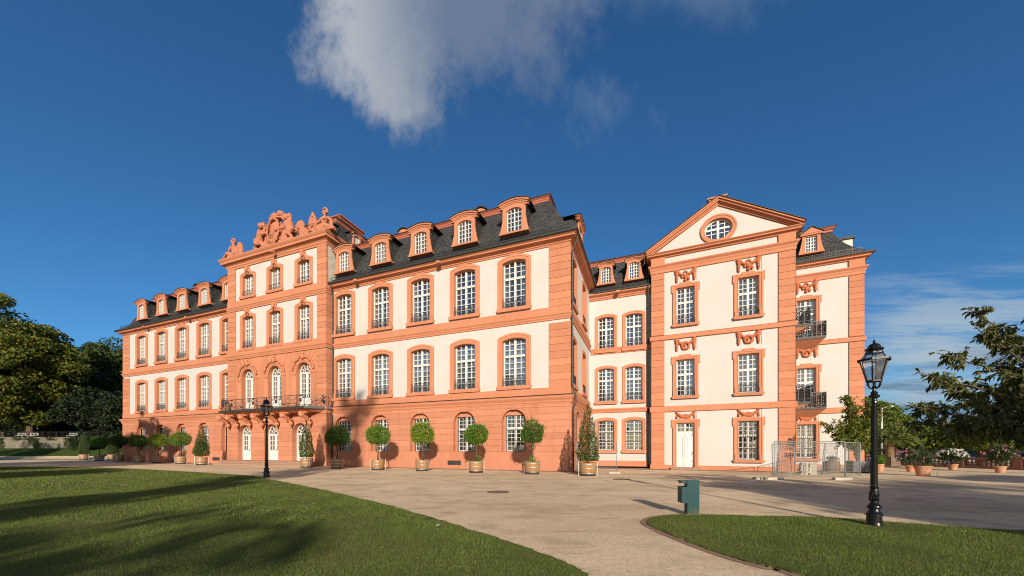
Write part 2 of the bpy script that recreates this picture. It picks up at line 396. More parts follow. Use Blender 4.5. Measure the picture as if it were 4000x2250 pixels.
# C recess
Cs = [1.58,4.12]
m = MB(); hs = []
for c in Cs: hs += [(c-.75,c+.75,1.50,4.35),(c-.75,c+.75,6.18,9.33),(c-.75,c+.75,11.12,14.27)]
wall_panel(m,0,6.4,0,16.8,hs); m.mi = 1
for a,b in ((1.2,4.6),(6.0,10.5),(11.0,15.5)): room(m,.1,6.3,a,b,.32,3.)
FC.put('wall', m.mesh('wall',[PLASTER,DARK]))
# avant-corps walls
m = MB(); hs = []
for c in AV: hs += [(c-.8,c+.8,12.3,15.65),(c-.8,c+.8,17.82,20.07)]
wall_panel(m,VX0,VX1,11.0,21.6,hs)
m.quad((VX1,0,5),(VX1,9,5),(VX1,9,22),(VX1,0,22)); m.quad((VX0,9,5),(VX0,0,5),(VX0,0,22),(VX0,9,22))
m.mi = 1; room(m,VX0+.1,VX1-.1,11.5,16.4,.36,3.); room(m,VX0+.1,VX1-.1,17.3,21.4,.36,3.)
FV.put('wall', m.mesh('wall',[PLASTER,DARK]))
# piano nobile of the avant-corps: salmon wall with three round arches
def arched_wall(m, x0, x1, z0, z1, cs, hw, zsp, zb, yf, yb):
    """solid wall front pierced by round-headed openings"""
    b = [x0]+[(cs[i]+cs[i+1])/2 for i in range(len(cs)-1)]+[x1]
    for i, c in enumerate(cs):
        L_, R_ = b[i], b[i+1]; A = outline(hw+.0,zb,zsp,hw,16)
        m.quad((L_,yf,zb),(c-hw,yf,zb),(c-hw,yf,zsp),(L_,yf,zsp)); m.quad((c+hw,yf,zb),(R_,yf,zb),(R_,yf,zsp),(c+hw,yf,zsp))
        if zb > z0: m.quad((L_,yf,z0),(R_,yf,z0),(R_,yf,zb),(L_,yf,zb))
        ar = [(c+x,z) for x,z in arc(hw,zsp,hw,16)]
        pr = [(R_,zsp)]+[(R_+(L_-R_)*k/14, z1) for k in range(15)]+[(L_,zsp)]
        for k in range(16): m.quad((ar[k][0],yf,ar[k][1]),(pr[k][0],yf,pr[k][1]),(pr[k+1][0],yf,pr[k+1][1]),(ar[k+1][0],yf,ar[k+1][1]))
        o = [(c+x,z) for x,z in A]
        for k in range(len(o)-1): m.quad((o[k][0],yf,o[k][1]),(o[k+1][0],yf,o[k+1][1]),(o[k+1][0],yb,o[k+1][1]),(o[k][0],yb,o[k][1]))
m = MB(); arched_wall(m,VX0,VX1,5.4,11.2,AV,.95,9.15,5.75,-.05,.50); m.mi = 1; room(m,VX0+.1,VX1-.1,5.6,10.9,.52,3.4)
FV.put('wall', m.mesh('wall',[SAND,DARK]), label='salmon painted middle storey behind the balcony')
# rusticated ground floor
COURSES = [1.41,1.88,2.35,2.82,3.30,3.77,4.26,4.75]
def rustic(m, x0, x1, cs, r, zsp, yf, yb, z_lo=1.41, courses=COURSES, top=5.05):
    """courses of drafted stone with sunk joints, cut by round-headed recesses"""
    def hw(z):
        if z <= zsp: return r
        if z < zsp+r: return math.sqrt(max(0,r*r-(z-zsp)**2))
        return 0.
    segs = []
    for i in range(len(courses)):
        za = courses[i]; zb = courses[i+1] if i+1 < len(courses) else top
        segs += [(za,za+.030,yf+.03),(za+.030,zb,yf)]
    for za,zb,y in segs:
        n = 1 if zb <= zsp or za >= zsp+r else 6
        zz = [za+(zb-za)*k/n for k in range(n+1)]
        if za < zsp+r < zb: zz = sorted(set(zz+[zsp+r-.001]))
        for i in range(len(cs)+1):
            Lp = [(x0,za),(x0,zb)] if i == 0 else [(cs[i-1]+hw(z),z) for z in zz]
            Rp = [(x1,za),(x1,zb)] if i == len(cs) else [(cs[i]-hw(z),z) for z in zz]
            m.prism(Rp+Lp[::-1] if False else (Lp[:1]+Rp+Lp[:0:-1]), y, yb, back=False)
for (xa,xb,cs) in ((VX1,0.,AR),(XL,VX0,AL)):
    m = MB(); rustic(m,xa,xb,cs,1.0,3.72,-.12,.22)
    m.box(xa,xb,-.135,.22,.0,1.41)
    for c in cs:  # keystone
        m.prism([(c-.16,4.68),(c+.16,4.68),(c+.26,5.04),(c-.26,5.04)],-.135,-.05)
    hs = [(c-.78,c+.78,1.43,4.28) for c in cs]; wall_panel(m,xa,xb,1.3,5.0,hs,.225)
    m.mi = 1; room(m,xa+.1,xb-.1,1.0,4.9,.47,3.2)
    FA.put('ground_floor', m.mesh('ground_floor',[SANDB,DARK]))
    for c in cs: put_window('base',FA,c,1.43,.225)
m = MB(); rustic(m,0,9.3,[2.6,6.2],.9,3.72,-.12,.25); m.box(0,9.3,-.135,.25,0,1.41); wall_panel(m,0,9.3,1.3,5.0,[],.22); FB.put('ground_floor', m.mesh('ground_floor',SANDB))
m = MB(); rustic(m,VX0-.12,VX1+.12,AVD,1.06,3.12,-.12,.55,.45,[.45,.93]+COURSES)
for i,(a,b) in enumerate(zip([VX0-.12]+[c+1.06 for c in AVD],[c-1.06 for c in AVD]+[VX1+.12])): m.box(a,b,-.13,.55,.0,.45)
m.quad((VX1+.12,-.12,0),(VX1+.12,.7,0),(VX1+.12,.7,5.05),(VX1+.12,-.12,5.05)); m.quad((VX0-.12,.7,0),(VX0-.12,-.12,0),(VX0-.12,-.12,5.05),(VX0-.12,.7,5.05))
m.mi = 1; room(m,VX0+.1,VX1-.1,.4,5,.56,4.)
FV.put('ground_floor', m.mesh('ground_floor',[SANDB,DARK]))
m = MB()
for k,(o,z0,z1) in enumerate(((1.75,0,.15),(1.4,.15,.30),(1.05,.30,.44))): m.box(VX0+1.2-o*.5,VX1-1.0+o*.5,-o,-.131,z0+.002*k,z1)
FV.put('entrance_step', m.mesh('entrance_step',DOORST))
# entrance doors and balcony doors
def door_set(c, z0, hw, h, zsp, yy, door, name, nl):
    o = FV.put(name, sash_mesh(hw,0,zsp-z0,hw,0,zsp-z0-.02,nl,0,2,.10,door,True).mesh(name,WHITE), c, yy, z0)
    ob('pane', pane_mesh(hw-.02,.03,zsp-z0,hw-.02,.02).mesh('pane',GLASS), o)
    k = MB(); k.ball((.10,-.09,1.05),.035,2); k.box(.085,.115,-.07,-.05,.95,1.17); ob('handle', k.mesh('handle',CAST), o)
for c in AVD: door_set(c,.45,1.055,0,3.12,.42,1.05,'entrance_door',3)
for c in AV: door_set(c,5.76,.945,0,9.15,.38,.9,'balcony_door',5)
# moulded arch surrounds with carved acanthus above balcony doors
for c in AV:
    m = MB()
    for a,b,y in ((0.,.16,-.09),(.16,.30,-.13)):
        m.ring([(x,z) for x,z in arc(.95+a,9.15,.95+a,18)],[(x,z) for x,z in arc(.95+b,9.15,.95+b,18)],y,-.05,-.05)
    for s in (-1,1):
        x0,x1 = sorted((s*.95,s*1.62)); m.box(x0,x1,-.16,-.05,8.98,9.15); m.box(x0+.03,x1-.03,-.12,-.05,8.86,8.98); m.box(x0+.05,x1-.02,-.09,-.05,5.76,8.86)
    FV.put('door_surround', m.mesh('door_surround',SAND), c)
    m = MB(); m.smooth = True; rr = random.Random(int(c*10))
    for i in range(46):
        a = PI*(.06+.88*i/45); q = 1.42+.13*rr.random()
        m.ball((q*math.cos(a),-.12-.05*rr.random(),9.15+q*math.sin(a)),(.10+.06*rr.random(),.07,.07+.06*rr.random()))
    m.ball((0,-.2,10.62),(.22,.16,.30),2); m.ball((-.25,-.15,10.75),(.18,.12,.16)); m.ball((.25,-.15,10.75),(.18,.12,.16)); m.ball((0,-.2,10.95),(.2,.12,.13))
    FV.put('acanthus_relief', m.mesh('acanthus_relief',SAND), c)
# windows of the main fronts
for c in AR+AL: put_window('low',FA,c,6.5); put_window('mid',FA,c,12.58)
HM = [head_mesh(k).mesh('keystone_mask',SAND) for k in range(3)]
for i,c in enumerate(AV):
    put_window('vmid',FV,c,12.3); put_window('vtop',FV,c,17.82)
    FV.put('keystone_mask', HM[i], c, 0, 16.1); FV.put('keystone_mask', HM[(i+1)%3], c, 0, 20.5)
for c in Cs: put_window('cbase',FC,c,1.5); put_window('clow',FC,c,6.18); put_window('ctop',FC,c,11.12)
# B: blind windows, painted panels set in the reveals
d = dict(w=surround_mesh(.80,3.32,.18,.3,.33).mesh('window',SAND), blind_panel=None, railing=railing_mesh(1.5,.78,-.05,True).mesh('railing',IRON))
m = MB(); m.add([(x,.32,z) for x,z in outline(.82,0,3.32,.19)],[tuple(range(15))]); 
for x in (-.4,0,.4): m.box(x-.03,x+.03,.29,.322,0,3.45)
for k in range(1,8): m.box(-.8,.8,.295,.322,k*.43-.02,k*.43+.02)
d['blind_panel'] = m.mesh('blind_panel',SAND); KIND['blind'] = d
for c,h in Bs: put_window('blind',FB,c,6.5); put_window('blind',FB,c,12.58)
# quoins
def quoin(fr, x0, x1, zr, y=-.07, step=.55, cap=None, ret=0.):
    for za,zb in zr:
        m = MB(); n = max(1,int(round((zb-za)/step))); st = (zb-za)/n
        for k in range(n):
            m.box(x0,x1,y,ret if ret else .05,za+k*st+.026,za+(k+1)*st); m.box(x0+.02,x1-.02,y+.03,ret if ret else .05,za+k*st,za+k*st+.026)
        fr.put('quoin', m.mesh('quoin',SAND))
for x0,x1 in ((-1.56,.055),(XL-.055,XL+1.5)): quoin(FA,x0,x1,((6.2,11.0),(12.2,17.0)))
quoin(FB,-.05,.85,((6.2,11.0),(12.2,17.0)))
for x0,x1 in ((VX0-.05,VX0+1.2),(VX1-1.15,VX1+.05)): quoin(FV,x0,x1,((5.7,11.1),(12.1,16.4),(17.5,21.0)),-.08,.55,ret=.66)
# string courses, cornices (swept mouldings)
def sweep_part(name, fr, path, prof, m_, label=None):
    m = MB(); m.sweep(path,prof); return fr.put(name, m.mesh(name,m_), label=label)
PR = [(VX1,0),(0,0),(0,9.3)]; PL = [(XL,DEP),(XL,0),(VX0,0)]; PV = [(VX0,.65),(VX0,AVY),(VX1,AVY),(VX1,.65)]; PVT = [(VX0,9),(VX0,AVY),(VX1,AVY),(VX1,9)]
S1 = [(0,4.98),(.14,5.0),(.14,5.07),(.19,5.14),(.19,5.24),(.27,5.36),(.32,5.46),(.32,5.56),(.15,5.62),(.09,5.66),(.09,6.22),(0,6.24)]
S2 = [(0,11.22),(.07,11.24),(.07,11.34),(.12,11.42),(.12,11.50),(.19,11.60),(.19,11.68),(.09,11.70),(.09,12.2),(0,12.23)]
S3 = [(0,16.42),(.07,16.45),(.07,16.56),(.14,16.66),(.14,16.76),(.20,16.82),(.20,16.9),(.09,16.92),(.09,17.5),(0,17.54)]
CN = [(0,16.74),(.07,16.75),(.07,16.84),(.13,16.87),(.13,16.93),(.22,16.98),(.26,17.03),(.46,17.06),(.46,17.14),(.50,17.17),(.58,17.22),(.58,17.27),(0,17.34)]
CV = [(0,20.98),(.10,21.0),(.10,21.14),(.17,21.22),(.17,21.36),(.30,21.48),(.52,21.54),(.52,21.74),(.58,21.80),(.68,21.96),(.68,22.04),(.05,22.10),(0,22.10)]
for P in (PR,PL):
    sweep_part('string_course',FA,P,S1,SAND); sweep_part('string_course',FA,P,S2,SAND); sweep_part('cornice',FA,P,CN,SAND)
V1 = [(o+.05,z) for o,z in S1]; V2 = [(o+.06,z) for o,z in S2]; V3 = [(o+.02,z) for o,z in S3]
sweep_part('string_course',FA,PV,[(0,4.98)]+[(o,z) for o,z in V1[1:-1]]+[(0,6.24)] if False else V1[:-4]+[(.14,5.64),(0,5.66)],SAND); sweep_part('string_course',FA,PV,V2,SAND); sweep_part('string_course',FA,PVT,V3,SAND); sweep_part('cornice',FA,PVT,CV,SAND)
m = MB(); m.add([(VX0-.6,AVY-.6,22.09),(VX1+.6,AVY-.6,22.09),(VX1+.6,1.2,22.12),(VX0-.6,1.2,22.12)],[(0,1,2,3)]); FA.put('parapet_top', m.mesh('parapet_top',ZINC))
sweep_part('string_course',FC,[(.2,0),(6.2,0)],[(0,5.1),(.10,5.12),(.14,5.3),(.2,5.4),(.2,5.48),(0,5.52)],SAND)
sweep_part('string_course',FC,[(.15,0),(6.2,0)],[(0,10.74),(.07,10.76),(.07,10.95),(.12,11.1),(.17,11.22),(.17,11.30),(0,11.33)],SAND)
sweep_part('cornice',FC,[(.0,0),(5.62,0)],[(0,15.98),(.1,16.0),(.1,16.1),(.18,16.16),(.18,16.26),(.36,16.34),(.46,16.4),(.46,16.52),(.42,16.6),(0,16.64)],SAND)
sweep_part('plinth',FC,[(.14,0),(6.2,0)],[(.07,0),(.07,.50),(0,.52)],SAND)
# gutters
for P in (PR,PL): sweep_part('gutter',FA,P,[(.50,17.26),(.62,17.23),(.69,17.28),(.70,17.40),(.65,17.42),(.5,17.36)],ZINC)
sweep_part('gutter',FC,[(.5,0),(5.5,0)],[(.40,16.54),(.55,16.52),(.57,16.64),(.53,16.66),(.4,16.59)],ZINC)
# thin cable run above the ground-floor cornice
for P in (PR,PL): sweep_part('cable',FA,P,[(.14,5.64),(.20,5.65),(.20,5.69),(.14,5.70)],IRON)
# mansard roofs
def mans(o0, z0, h, inn):
    """bell-cast profile from the gutter up to the break"""
    p = [(o0,z0),(o0-.35,z0+.28),(o0-.75,z0+.62),(o0-1.05,z0+1.0)]
    x, z = p[-1]; n = 5
    for k in range(1,n+1):
        t = k/n; p.append((x+(-inn-x)*(t**1.25), z+(z0+h-z)*t))
    return p
MP = mans(.62,17.37,4.53,2.25)
for P in (PR[:2]+[(0,12)],PL): 
    m = MB(); m.sweep(P,MP,caps=False); FA.put('roof', m.mesh('roof',SLATE))
BAND = [(-2.28,21.82),(-2.20,21.84),(-2.20,21.95),(-2.15,22.0),(-2.15,22.08),(-2.05,22.17),(-2.02,22.22)]
for P in (PR[:2]+[(0,12)],PL): sweep_part('roof_moulding',FA,P,BAND,REDTIN)
UP = [(-1.98,22.21),(-1.98,22.26),(-7.0,23.5)]
for P in (PR[:2]+[(0,14)],PL): sweep_part('upper_roof',FA,P,UP,SLATE)
# C roof
m = MB(); m.sweep([(-.4,0),(5.62,0)],[(.5,16.6),(.2,16.85),(-.2,17.25),(-.5,17.7),(-.8,18.5),(-1.15,19.4),(-1.5,20.2)],caps=False); FC.put('roof', m.mesh('roof',SLATE))
sweep_part('roof_moulding',FC,[(-.6,0),(7.,0)],[(-1.52,20.05),(-1.44,20.07),(-1.44,20.2),(-1.38,20.26),(-1.38,20.34),(-1.28,20.42),(-1.25,20.46)],REDTIN)
sweep_part('upper_roof',FC,[(-.6,0),(7,0)],[(-1.21,20.45),(-1.21,20.5),(-6,21.6)],SLATE)
# snow guards
def guard(fr, path, out, z, name='snow_guard'):
    m = MB()
    for a,b in zip(path[:-1],path[1:]):
        A = Vector((a[0],a[1],z)); B_ = Vector((b[0],b[1],z)); t = (B_-A).normalized(); nrm = Vector((t.y,-t.x,0))
        A += nrm*out; B_ += nrm*out; Ln = (B_-A).length
        for h in (.06,.30): m.bar(A+Vector((0,0,h)),B_+Vector((0,0,h)),.022)
        k = int(Ln/.16)
        for i in range(k+1):
            p = A+t*(Ln*i/k); m.bar(p+Vector((0,0,0)),p+Vector((0,0,.30)),.014 if i%8 else .03)
    return fr.put(name, m.mesh(name,IRON))
guard(FA,[(VX1,0),(.0,0)],.30,17.66); guard(FA,[(XL,0),(VX0,0)],.30,17.66); guard(FC,[(.3,0),(5.4,0)],.3,16.78)
# dormers
def dormer_mesh(bw, hwG, h, rise, back, hood_r, flat=False):
    """local: z=0 window bottom, y=0 front; cheeks run back into the roof"""
    m = MB(); zs = h-rise
    o = outline(bw,-.1,h+.1,0 if flat else rise*.9)
    m.ring(outline(hwG,0,zs,rise), [(bw+.16,0)]+[(bw+.12,.25),(bw+.02,.7)][0:0]+arc(bw,h+.12,.22 if not flat else 0)+[(-bw-.16,0)] if False else outline(bw,0,h+.04 if not flat else h+.08,.25 if not flat else 0), -.05, .05, .22)
    for s in (-1,1):  # flared feet (volute consoles)
        m.prism([(s*bw,0),(s*bw,1.15),(s*(bw+.05),.8),(s*(bw+.12),.4),(s*(bw+.24),0)] if s < 0 else [(s*bw,0),(s*(bw+.24),0),(s*(bw+.12),.4),(s*(bw+.05),.8),(s*bw,1.15)],-.03,.10)
    m.box(-bw-.26,bw+.26,-.10,.3,-.14,0)
    # hood mouldings
    if not flat:
        for k,(a,b,y) in enumerate(((.0,.10,-.08),(.10,.20,-.13),(.20,.29,-.20))):
            q_ = bw/.95; a *= q_; b *= q_; W = bw+.02+a*1.15
            m.ring(arc(W,h+.04+a,.27*q_),arc(W+(b-a)*1.15,h+.04+b,.28*q_),y,.3,-.02)
        for s in (-1,1):
            x0,x1 = sorted((s*(bw-.02),s*(bw+.26*bw/.95))); m.box(x0,x1,-.12,.1,h+.0,h+.07)
    else:
        m.prism([(-bw-.16,h+.08),(bw+.16,h+.08),(bw+.16,h+.2),(0,h+.72),(-bw-.16,h+.2)],-.16,.4)
        m.prism([(-bw*.8,h+.22),(bw*.8,h+.22),(0,h+.58)],-.19,-.15)
    return m
def dormer_roof(bw, h, back, flat=False):
    m = MB(); W = bw+.36
    if flat:
        A = [(bw+.2,h+.2),(0,h+.76),(-bw-.2,h+.2)]
    else: W = bw+.36*bw/.95; A = arc(W,h+.04+.30*bw/.95,.29*bw/.95)
    n = len(A)
    m.add([(x,-.24,z+.012) for x,z in A]+[(x,back,z+.012) for x,z in A]+[(x,-.24,z+.06) for x,z in A]+[(x,back,z+.06) for x,z in A],
      [(2*n+i,2*n+i+1,3*n+i+1,3*n+i) for i in range(n-1)]+[(i,i+1,2*n+i+1,2*n+i) for i in range(n-1)]+[(i,n+i,n+i+1,i+1) for i in range(n-1)])
    for s in (-1,1):  # slate cheeks, flaring where they sweep out onto the roof
        pr = [(.05,-.1),(.5,-.1),(back*.45,.5),(back*.62,h*.55),(back,h+.35),(.05,h+.35)]
        fl = [.04,.34,.30,.16,.04,.0]
        vs = [(s*(bw+.0),y,z) for y,z in pr]+[(s*(bw+f),y+.12,z) for (y,z),f in zip(pr,fl)]
        k = len(pr); m.add(vs,[tuple(range(k)),tuple(range(2*k-1,k-1,-1))]+[(i,(i+1)%k,k+(i+1)%k,k+i) for i in range(k)])
    return m
DK = {}
def dormer_kind(key, bw, hwG, h, rise, back, flat=False, rows=5):
    DK[key] = (dormer_mesh(bw,hwG,h,rise,back,.3,flat).mesh('dormer',SAND), dormer_roof(bw,h,back,flat).mesh('dormer_roof',SLATE),
      sash_mesh(hwG,.02,h-rise,rise,.14,None,rows,0,2,.08).mesh('window_frame',WHITE), pane_mesh(hwG-.02,.03,h-rise,rise,.17).mesh('pane',GLASS),
      MB().box(-hwG,hwG,.24,.9,.0,h).mesh('dormer_interior',DARK))
def put_dormer(key, fr, s, z, Y=0.):
    d = DK[key]; o = fr.put('dormer', d[0], s, Y, z)
    for n,mm in zip(('dormer_roof','window_frame','pane','dormer_interior'),d[1:]): ob(n, mm, o)
dormer_kind('A',.95,.64,1.84,.22,1.9); dormer_kind('C',.62,.47,1.55,.2,1.5); dormer_kind('E',.62,.40,1.3,0,1.4,True,4); dormer_kind('V',.5,.38,1.5,.16,1.2)
for c in AR+AL: put_dormer('A',FA,c,18.52,-.02)
for c in (1.58,4.12): put_dormer('C',FC,c,17.55,-.05)
put_dormer('A',FB,4.3,18.5,-.02)
# little vents on the upper roof
for x in (-17.9,-9.2,-52.):
    m = MB(); m.prism([(-.55,0),(.55,0),(.55,.8)]+arc(.55,.8,.25)[1:-1]+[(-.55,.8)],0,2.5); m.ring(arc(.36,.35,.36),arc(.55,.35,.55),-.05,0,0); m.mi = 1; m.add([(x_,-.01,z_) for x_,z_ in arc(.36,.35,.36)],[tuple(range(13))]); m.mi = 2
    m.ring(arc(.56,.82,.26),arc(.68,.86,.30),-.15,2.5,2.5)
    FA.put('roof_vent', m.mesh('roof_vent',[SAND,WHITE,SLATE]), x, 3.9, 22.95)
# avant-corps roof, lantern block and chimneys
m = MB(); P = [(VX0+.4,10),(VX0+.4,.7),(VX1-.4,.7),(VX1-.4,10)]
m.sweep(P,[(.1,22.0),(-.3,22.3),(-.6,22.9),(-1.0,24.2),(-1.5,25.4)],caps=False); FA.put('roof', m.mesh('roof',SLATE))
sweep_part('roof_moulding',FA,P,[(-1.52,25.3),(-1.44,25.32),(-1.44,25.44),(-1.38,25.50),(-1.38,25.58),(-1.28,25.68)],REDTIN)
sweep_part('upper_roof',FA,P,[(-1.24,25.67),(-1.24,25.71),(-5.5,26.4)],SLATE)
m = MB(); m.box(-30.5,-26.6,4.2,7.6,25.5,27.2)
for i in range(9): m.box(-30.5+.45*i,-30.45+.45*i,4.16,4.2,25.6,27.1)
for i in range(8): m.box(-26.6,-26.56,4.25+.45*i,4.30+.45*i,25.6,27.1)
m.sweep([(-30.5,7.6),(-30.5,4.2),(-26.6,4.2),(-26.6,7.6)],[(.0,27.1),(.12,27.2),(.12,27.3),(.3,27.45),(.3,27.55),(-1.5,27.7)]); FA.put('roof_lantern', m.mesh('roof_lantern',REDTIN))
put_dormer('V',Frame(-25.9,.6,0),0,22.9,.2) if False else put_dormer('V',Frame(VX1-.55,3.6,PI/2),0,22.8,.0)
put_dormer('V',FA,-25.0,22.75,.75)
# flashing where the avant-corps side meets the wing roof
m = MB(); m.add([(VX1+.06,-.1,17.7),(VX1+.06,.9,18.2),(VX1+.06,1.5,21.0),(VX1+.06,-.55,21.0),(VX1+.06,-.55,17.6)],[(0,1,2,3,4)]); m.add([(VX1+.03,-.1,18.1),(VX1+.03,.9,18.5),(VX1+.03,1.5,21.3),(VX1+.03,-.55,21.3),(VX1+.03,-.55,18.2)],[(4,3,2,1,0)]); FA.put('flashing', m.mesh('flashing',ZINCP))
# balcony
def scroll_panel(m, p0, p1, z0, h):
    p0 = Vector(p0); p1 = Vector(p1); t = p1-p0; Ln = t.length; t /= Ln; n = max(1,int(round(Ln/1.05))); st = Ln/n
    def pt(s, z): return (p0.x+t.x*s, p0.y+t.y*s, z0+z)
    for z,w in ((.04,.03),(h,.045),(h*.13,.02)): m.bar(pt(0,z),pt(Ln,z),w)
    for i in range(n+1): m.bar(pt(i*st,0),pt(i*st,h),.03)
    for i in range(n):
        c = (i+.5)*st
        for sx in (-1,1):
            for (cx,cz,r,k) in ((.24,.36,.17,1),(.30,.76,.15,-1),(.12,.58,.11,1)):
                m.tube([pt(c+sx*(st*cx+r*math.cos(a)*(1-a/11)*st), h*cz+k*r*1.15*math.sin(a)*(1-a/11)) for a in [j*.6 for j in range(13)]],.012,4,False)
            m.tube([pt(c+sx*st*.47,h*.13),pt(c+sx*st*.30,h*.5),pt(c+sx*st*.42,h*.75),pt(c+sx*st*.2,h)],.012,4,False)
        m.tube([pt(c,h*.13),pt(c,h)],.012,4,False)
        if i%3 == 1:
            q = pt(c,h*.55); m.ball(q,(.16,.03,.22)); q = pt(c,h*.93); m.ball(q,(.2,.03,.07))
BP = [(-37.2,-.75),(-36.2,-2.1),(-24.2,-2.1),(-22.75,-.75)]
m = MB(); pl = [(-37.5,-.7),(-36.35,-2.28),(-24.05,-2.28),(-22.5,-.7)]
m.add([(x,y,5.38) for x,y in pl]+[(x,y,5.58) for x,y in pl],[(3,2,1,0),(4,5,6,7),(0,1,5,4),(1,2,6,5),(2,3,7,6)])
BAL = FA.put('balcony', m.mesh('balcony',ZINC)); 
m = MB(); pl = [(-37.2,-.7),(-36.2,-2.05),(-24.2,-2.05),(-22.8,-.7)]; pl2 = [(-36.9,-.7),(-36.0,-1.7),(-24.4,-1.7),(-23.1,-.7)]
m.add([(x,y,5.37) for x,y in pl]+[(x,y,5.14) for x,y in pl2],[(0,1,5,4),(1,2,6,5),(2,3,7,6),(7,6,5,4)])
ob('floor_slab', m.mesh('floor_slab',SAND), BAL, label='salmon moulded soffit under the iron railing')
m = MB()
for a,b in zip(BP[:-1],BP[1:]): scroll_panel(m,(*a,0),(*b,0),5.58,1.08)
ob('railing', m.mesh('railing',IRON), BAL)
m = MB(); m.smooth = True
m.tube([(0,-1.15,.0),(0,-1.2,-.3),(0,-.75,-.55),(0,-.45,-.8),(0,-.4,-1.15)],[.26,.28,.2,.18,.10],8); m.ball((0,-1.22,-.28),(.3,.28,.26),2); m.ball((0,-.40,-1.0),(.22,.22,.25),2); m.ball((0,-.42,-1.3),(.1,.1,.12)); m.box(-.27,.27,-1.2,.02,-.12,.02)
for k in range(5):
    for s in (-1,1): m.ball((s*.17,-1.35+.2*k,-.12-.14*k),(.1,.1,.13))
CB = m.mesh('corbel',SAND)
for x in (-37.0,-35.6,-33.6,-31.7,-29.5,-27.5,-25.0): ob('corbel', CB, BAL, (x+.2,-.72,5.14))
# downpipes
def pipe(fr, pts, r=.065, name='downpipe'):
    m = MB(); m.smooth = True; m.tube(pts,r,8)
    for i in range(len(pts)-1):
        a,b = Vector(pts[i]),Vector(pts[i+1])
        if (b-a).length > 3:
            k = int((b-a).length/2.2)
            for j in range(k): m.tube([a.lerp(b,(j+.5)/k)+Vector((0,0,-.05)),a.lerp(b,(j+.5)/k)+Vector((0,0,.05))],r*1.3,8)
    fr.put(name, m.mesh(name,ZINC))
pipe(FA,[(.55,.1,17.25),(.55,.1,17.1),(.40,.08,16.7),(.17,.06,16.1),(.17,.06,6.4),(.42,.06,5.5),(.42,.04,5.0),(.26,.0,4.6),(.26,.0,0.02)])
pipe(FA,[(VX1+.35,-.55,17.25),(VX1+.35,-.5,17.1),(VX1+.2,-.2,16.6),(VX1+.2,-.14,16),(VX1+.2,-.14,6.0),(VX1+.2,-.42,5.5),(VX1+.2,-.42,5.1),(VX1+.2,-.22,4.7),(VX1+.2,-.22,.02)])
pipe(FC,[(5.35,-.45,16.55),(5.35,-.4,16.3),(5.35,-.14,15.8),(5.35,-.14,.02)],.09)
# little floodlights under the eaves
m = MB(); m.box(-.03,.03,-.42,.0,.05,.11); m.box(-.16,.16,-.6,-.38,-.07,.12); FLM = m.mesh('floodlight',SAND)
for fr,x,z in ((FA,-10.8,17.0),(FA,-19.6,17.0),(FA,-45.2,17.0),(FA,-54,17.0),(FV,-29.6,21.3),(FC,2.75,16.3)): fr.put('floodlight',FLM,x,-.18,z)
m = MB(); m.box(-.62,.62,-.16,-.13,0,.36); m.box(-.55,.55,-.18,-.16,.05,.31); VM = m.mesh('basement_vent',ZINC)
for x in (-9.6,-40.6): FA.put('basement_vent',VM,x,0,.32)
# ------------------------------------------------------------------ pediment pavilion (D) and its set-back side (E)
Ds = [2.47,6.67]
m = MB(); hs = [(2.47-.64,2.47+.64,.2,3.72)]+[(6.67-.64,6.67+.64,.82,3.72)]
for c in Ds: hs += [(c-.64,c+.64,5.80,8.70),(c-.64,c+.64,11.5,14.40)]
wall_panel(m,0,9.45,0,17.1,hs)
m.quad((0,8,0),(0,0,0),(0,0,17.5),(0,8,17.5)); m.quad((9.45,0,0),(9.45,6.5,0),(9.45,6.5,17.5),(9.45,0,17.5))
m.mi = 1
for a,b in ((.1,4.4),(5.2,10.2),(10.9,15.6)): room(m,.1,9.35,a,b,.32,3.2)
FD.put('wall', m.mesh('wall',[PLASTER,DARK]), label='cream plaster front under the pediment')
m = MB(); hs = []; ce = 12.03
hs = [(ce-.64,ce+.64,.82,3.72),(ce-.64,ce+.64,5.1,8.70),(ce-.64,ce+.64,10.9,14.4)]
wall_panel(m,9.45,15.75,0,17.1,hs); m.quad((15.75,0,0),(15.75,10,0),(15.75,10,17.2),(15.75,0,17.2))
m.mi = 1
for a,b in ((.1,4.4),(5.0,10.2),(10.8,15.6)): room(m,9.6,15.6,a,b,.32,3.2)
FE.put('wall', m.mesh('wall',[PLASTER,DARK]))
for c in Ds: put_window('dlow',FD,c,5.80); put_window('dlow',FD,c,11.5)
put_window('dbase',FD,6.67,.82); put_window('dbase',FE,ce,.82); put_window('elow',FE,ce,5.1+.05); put_window('elow',FE,ce,10.9+.05)
# white double door of the pavilion
o = FD.put('entrance_door', surround_mesh(.64,3.5,0,.27,.28,True,0).mesh('entrance_door',SAND), 2.47, 0, .2, label='white panelled double door under the garland in the pediment front')
m = MB(); y0,y1 = .17,.24
m.box(-.64,.64,y0-.02,y1,2.68,2.82)
for s in (-1,1):
    xa,xb = sorted((s*.02,s*.64)); m.box(xa,xb,y0,y1,.0,2.68)
    for a,b in ((.55,2.45),(.10,.42)): m.ring([(xa+.2,a+.1),(xb-.16,a+.1),(xb-.16,b-.1),(xa+.2,b-.1)],[(xa+.11,a+.01),(xb-.09,a+.03),(xb-.09,b-.03),(xa+.13,b-.03)],y0-.045,y0,y0,True)
m.box(-.05,.05,y0-.035,y0,.0,2.68); m.box(-.08,.08,y0-.05,y0-.036,.1,.75)
for a,b in ((-.64,-.56),(.56,.64),(-.06,.06)): m.box(a,b,y0,y1,2.82,3.5)
m.box(-.64,.64,y0+.001,y1,3.42,3.5); m.box(-.64,.64,y0+.01,y1-.01,3.1,3.14)
for x in (-.31,.31): m.box(x-.02,x+.02,y0+.01,y1-.01,2.82,3.42)
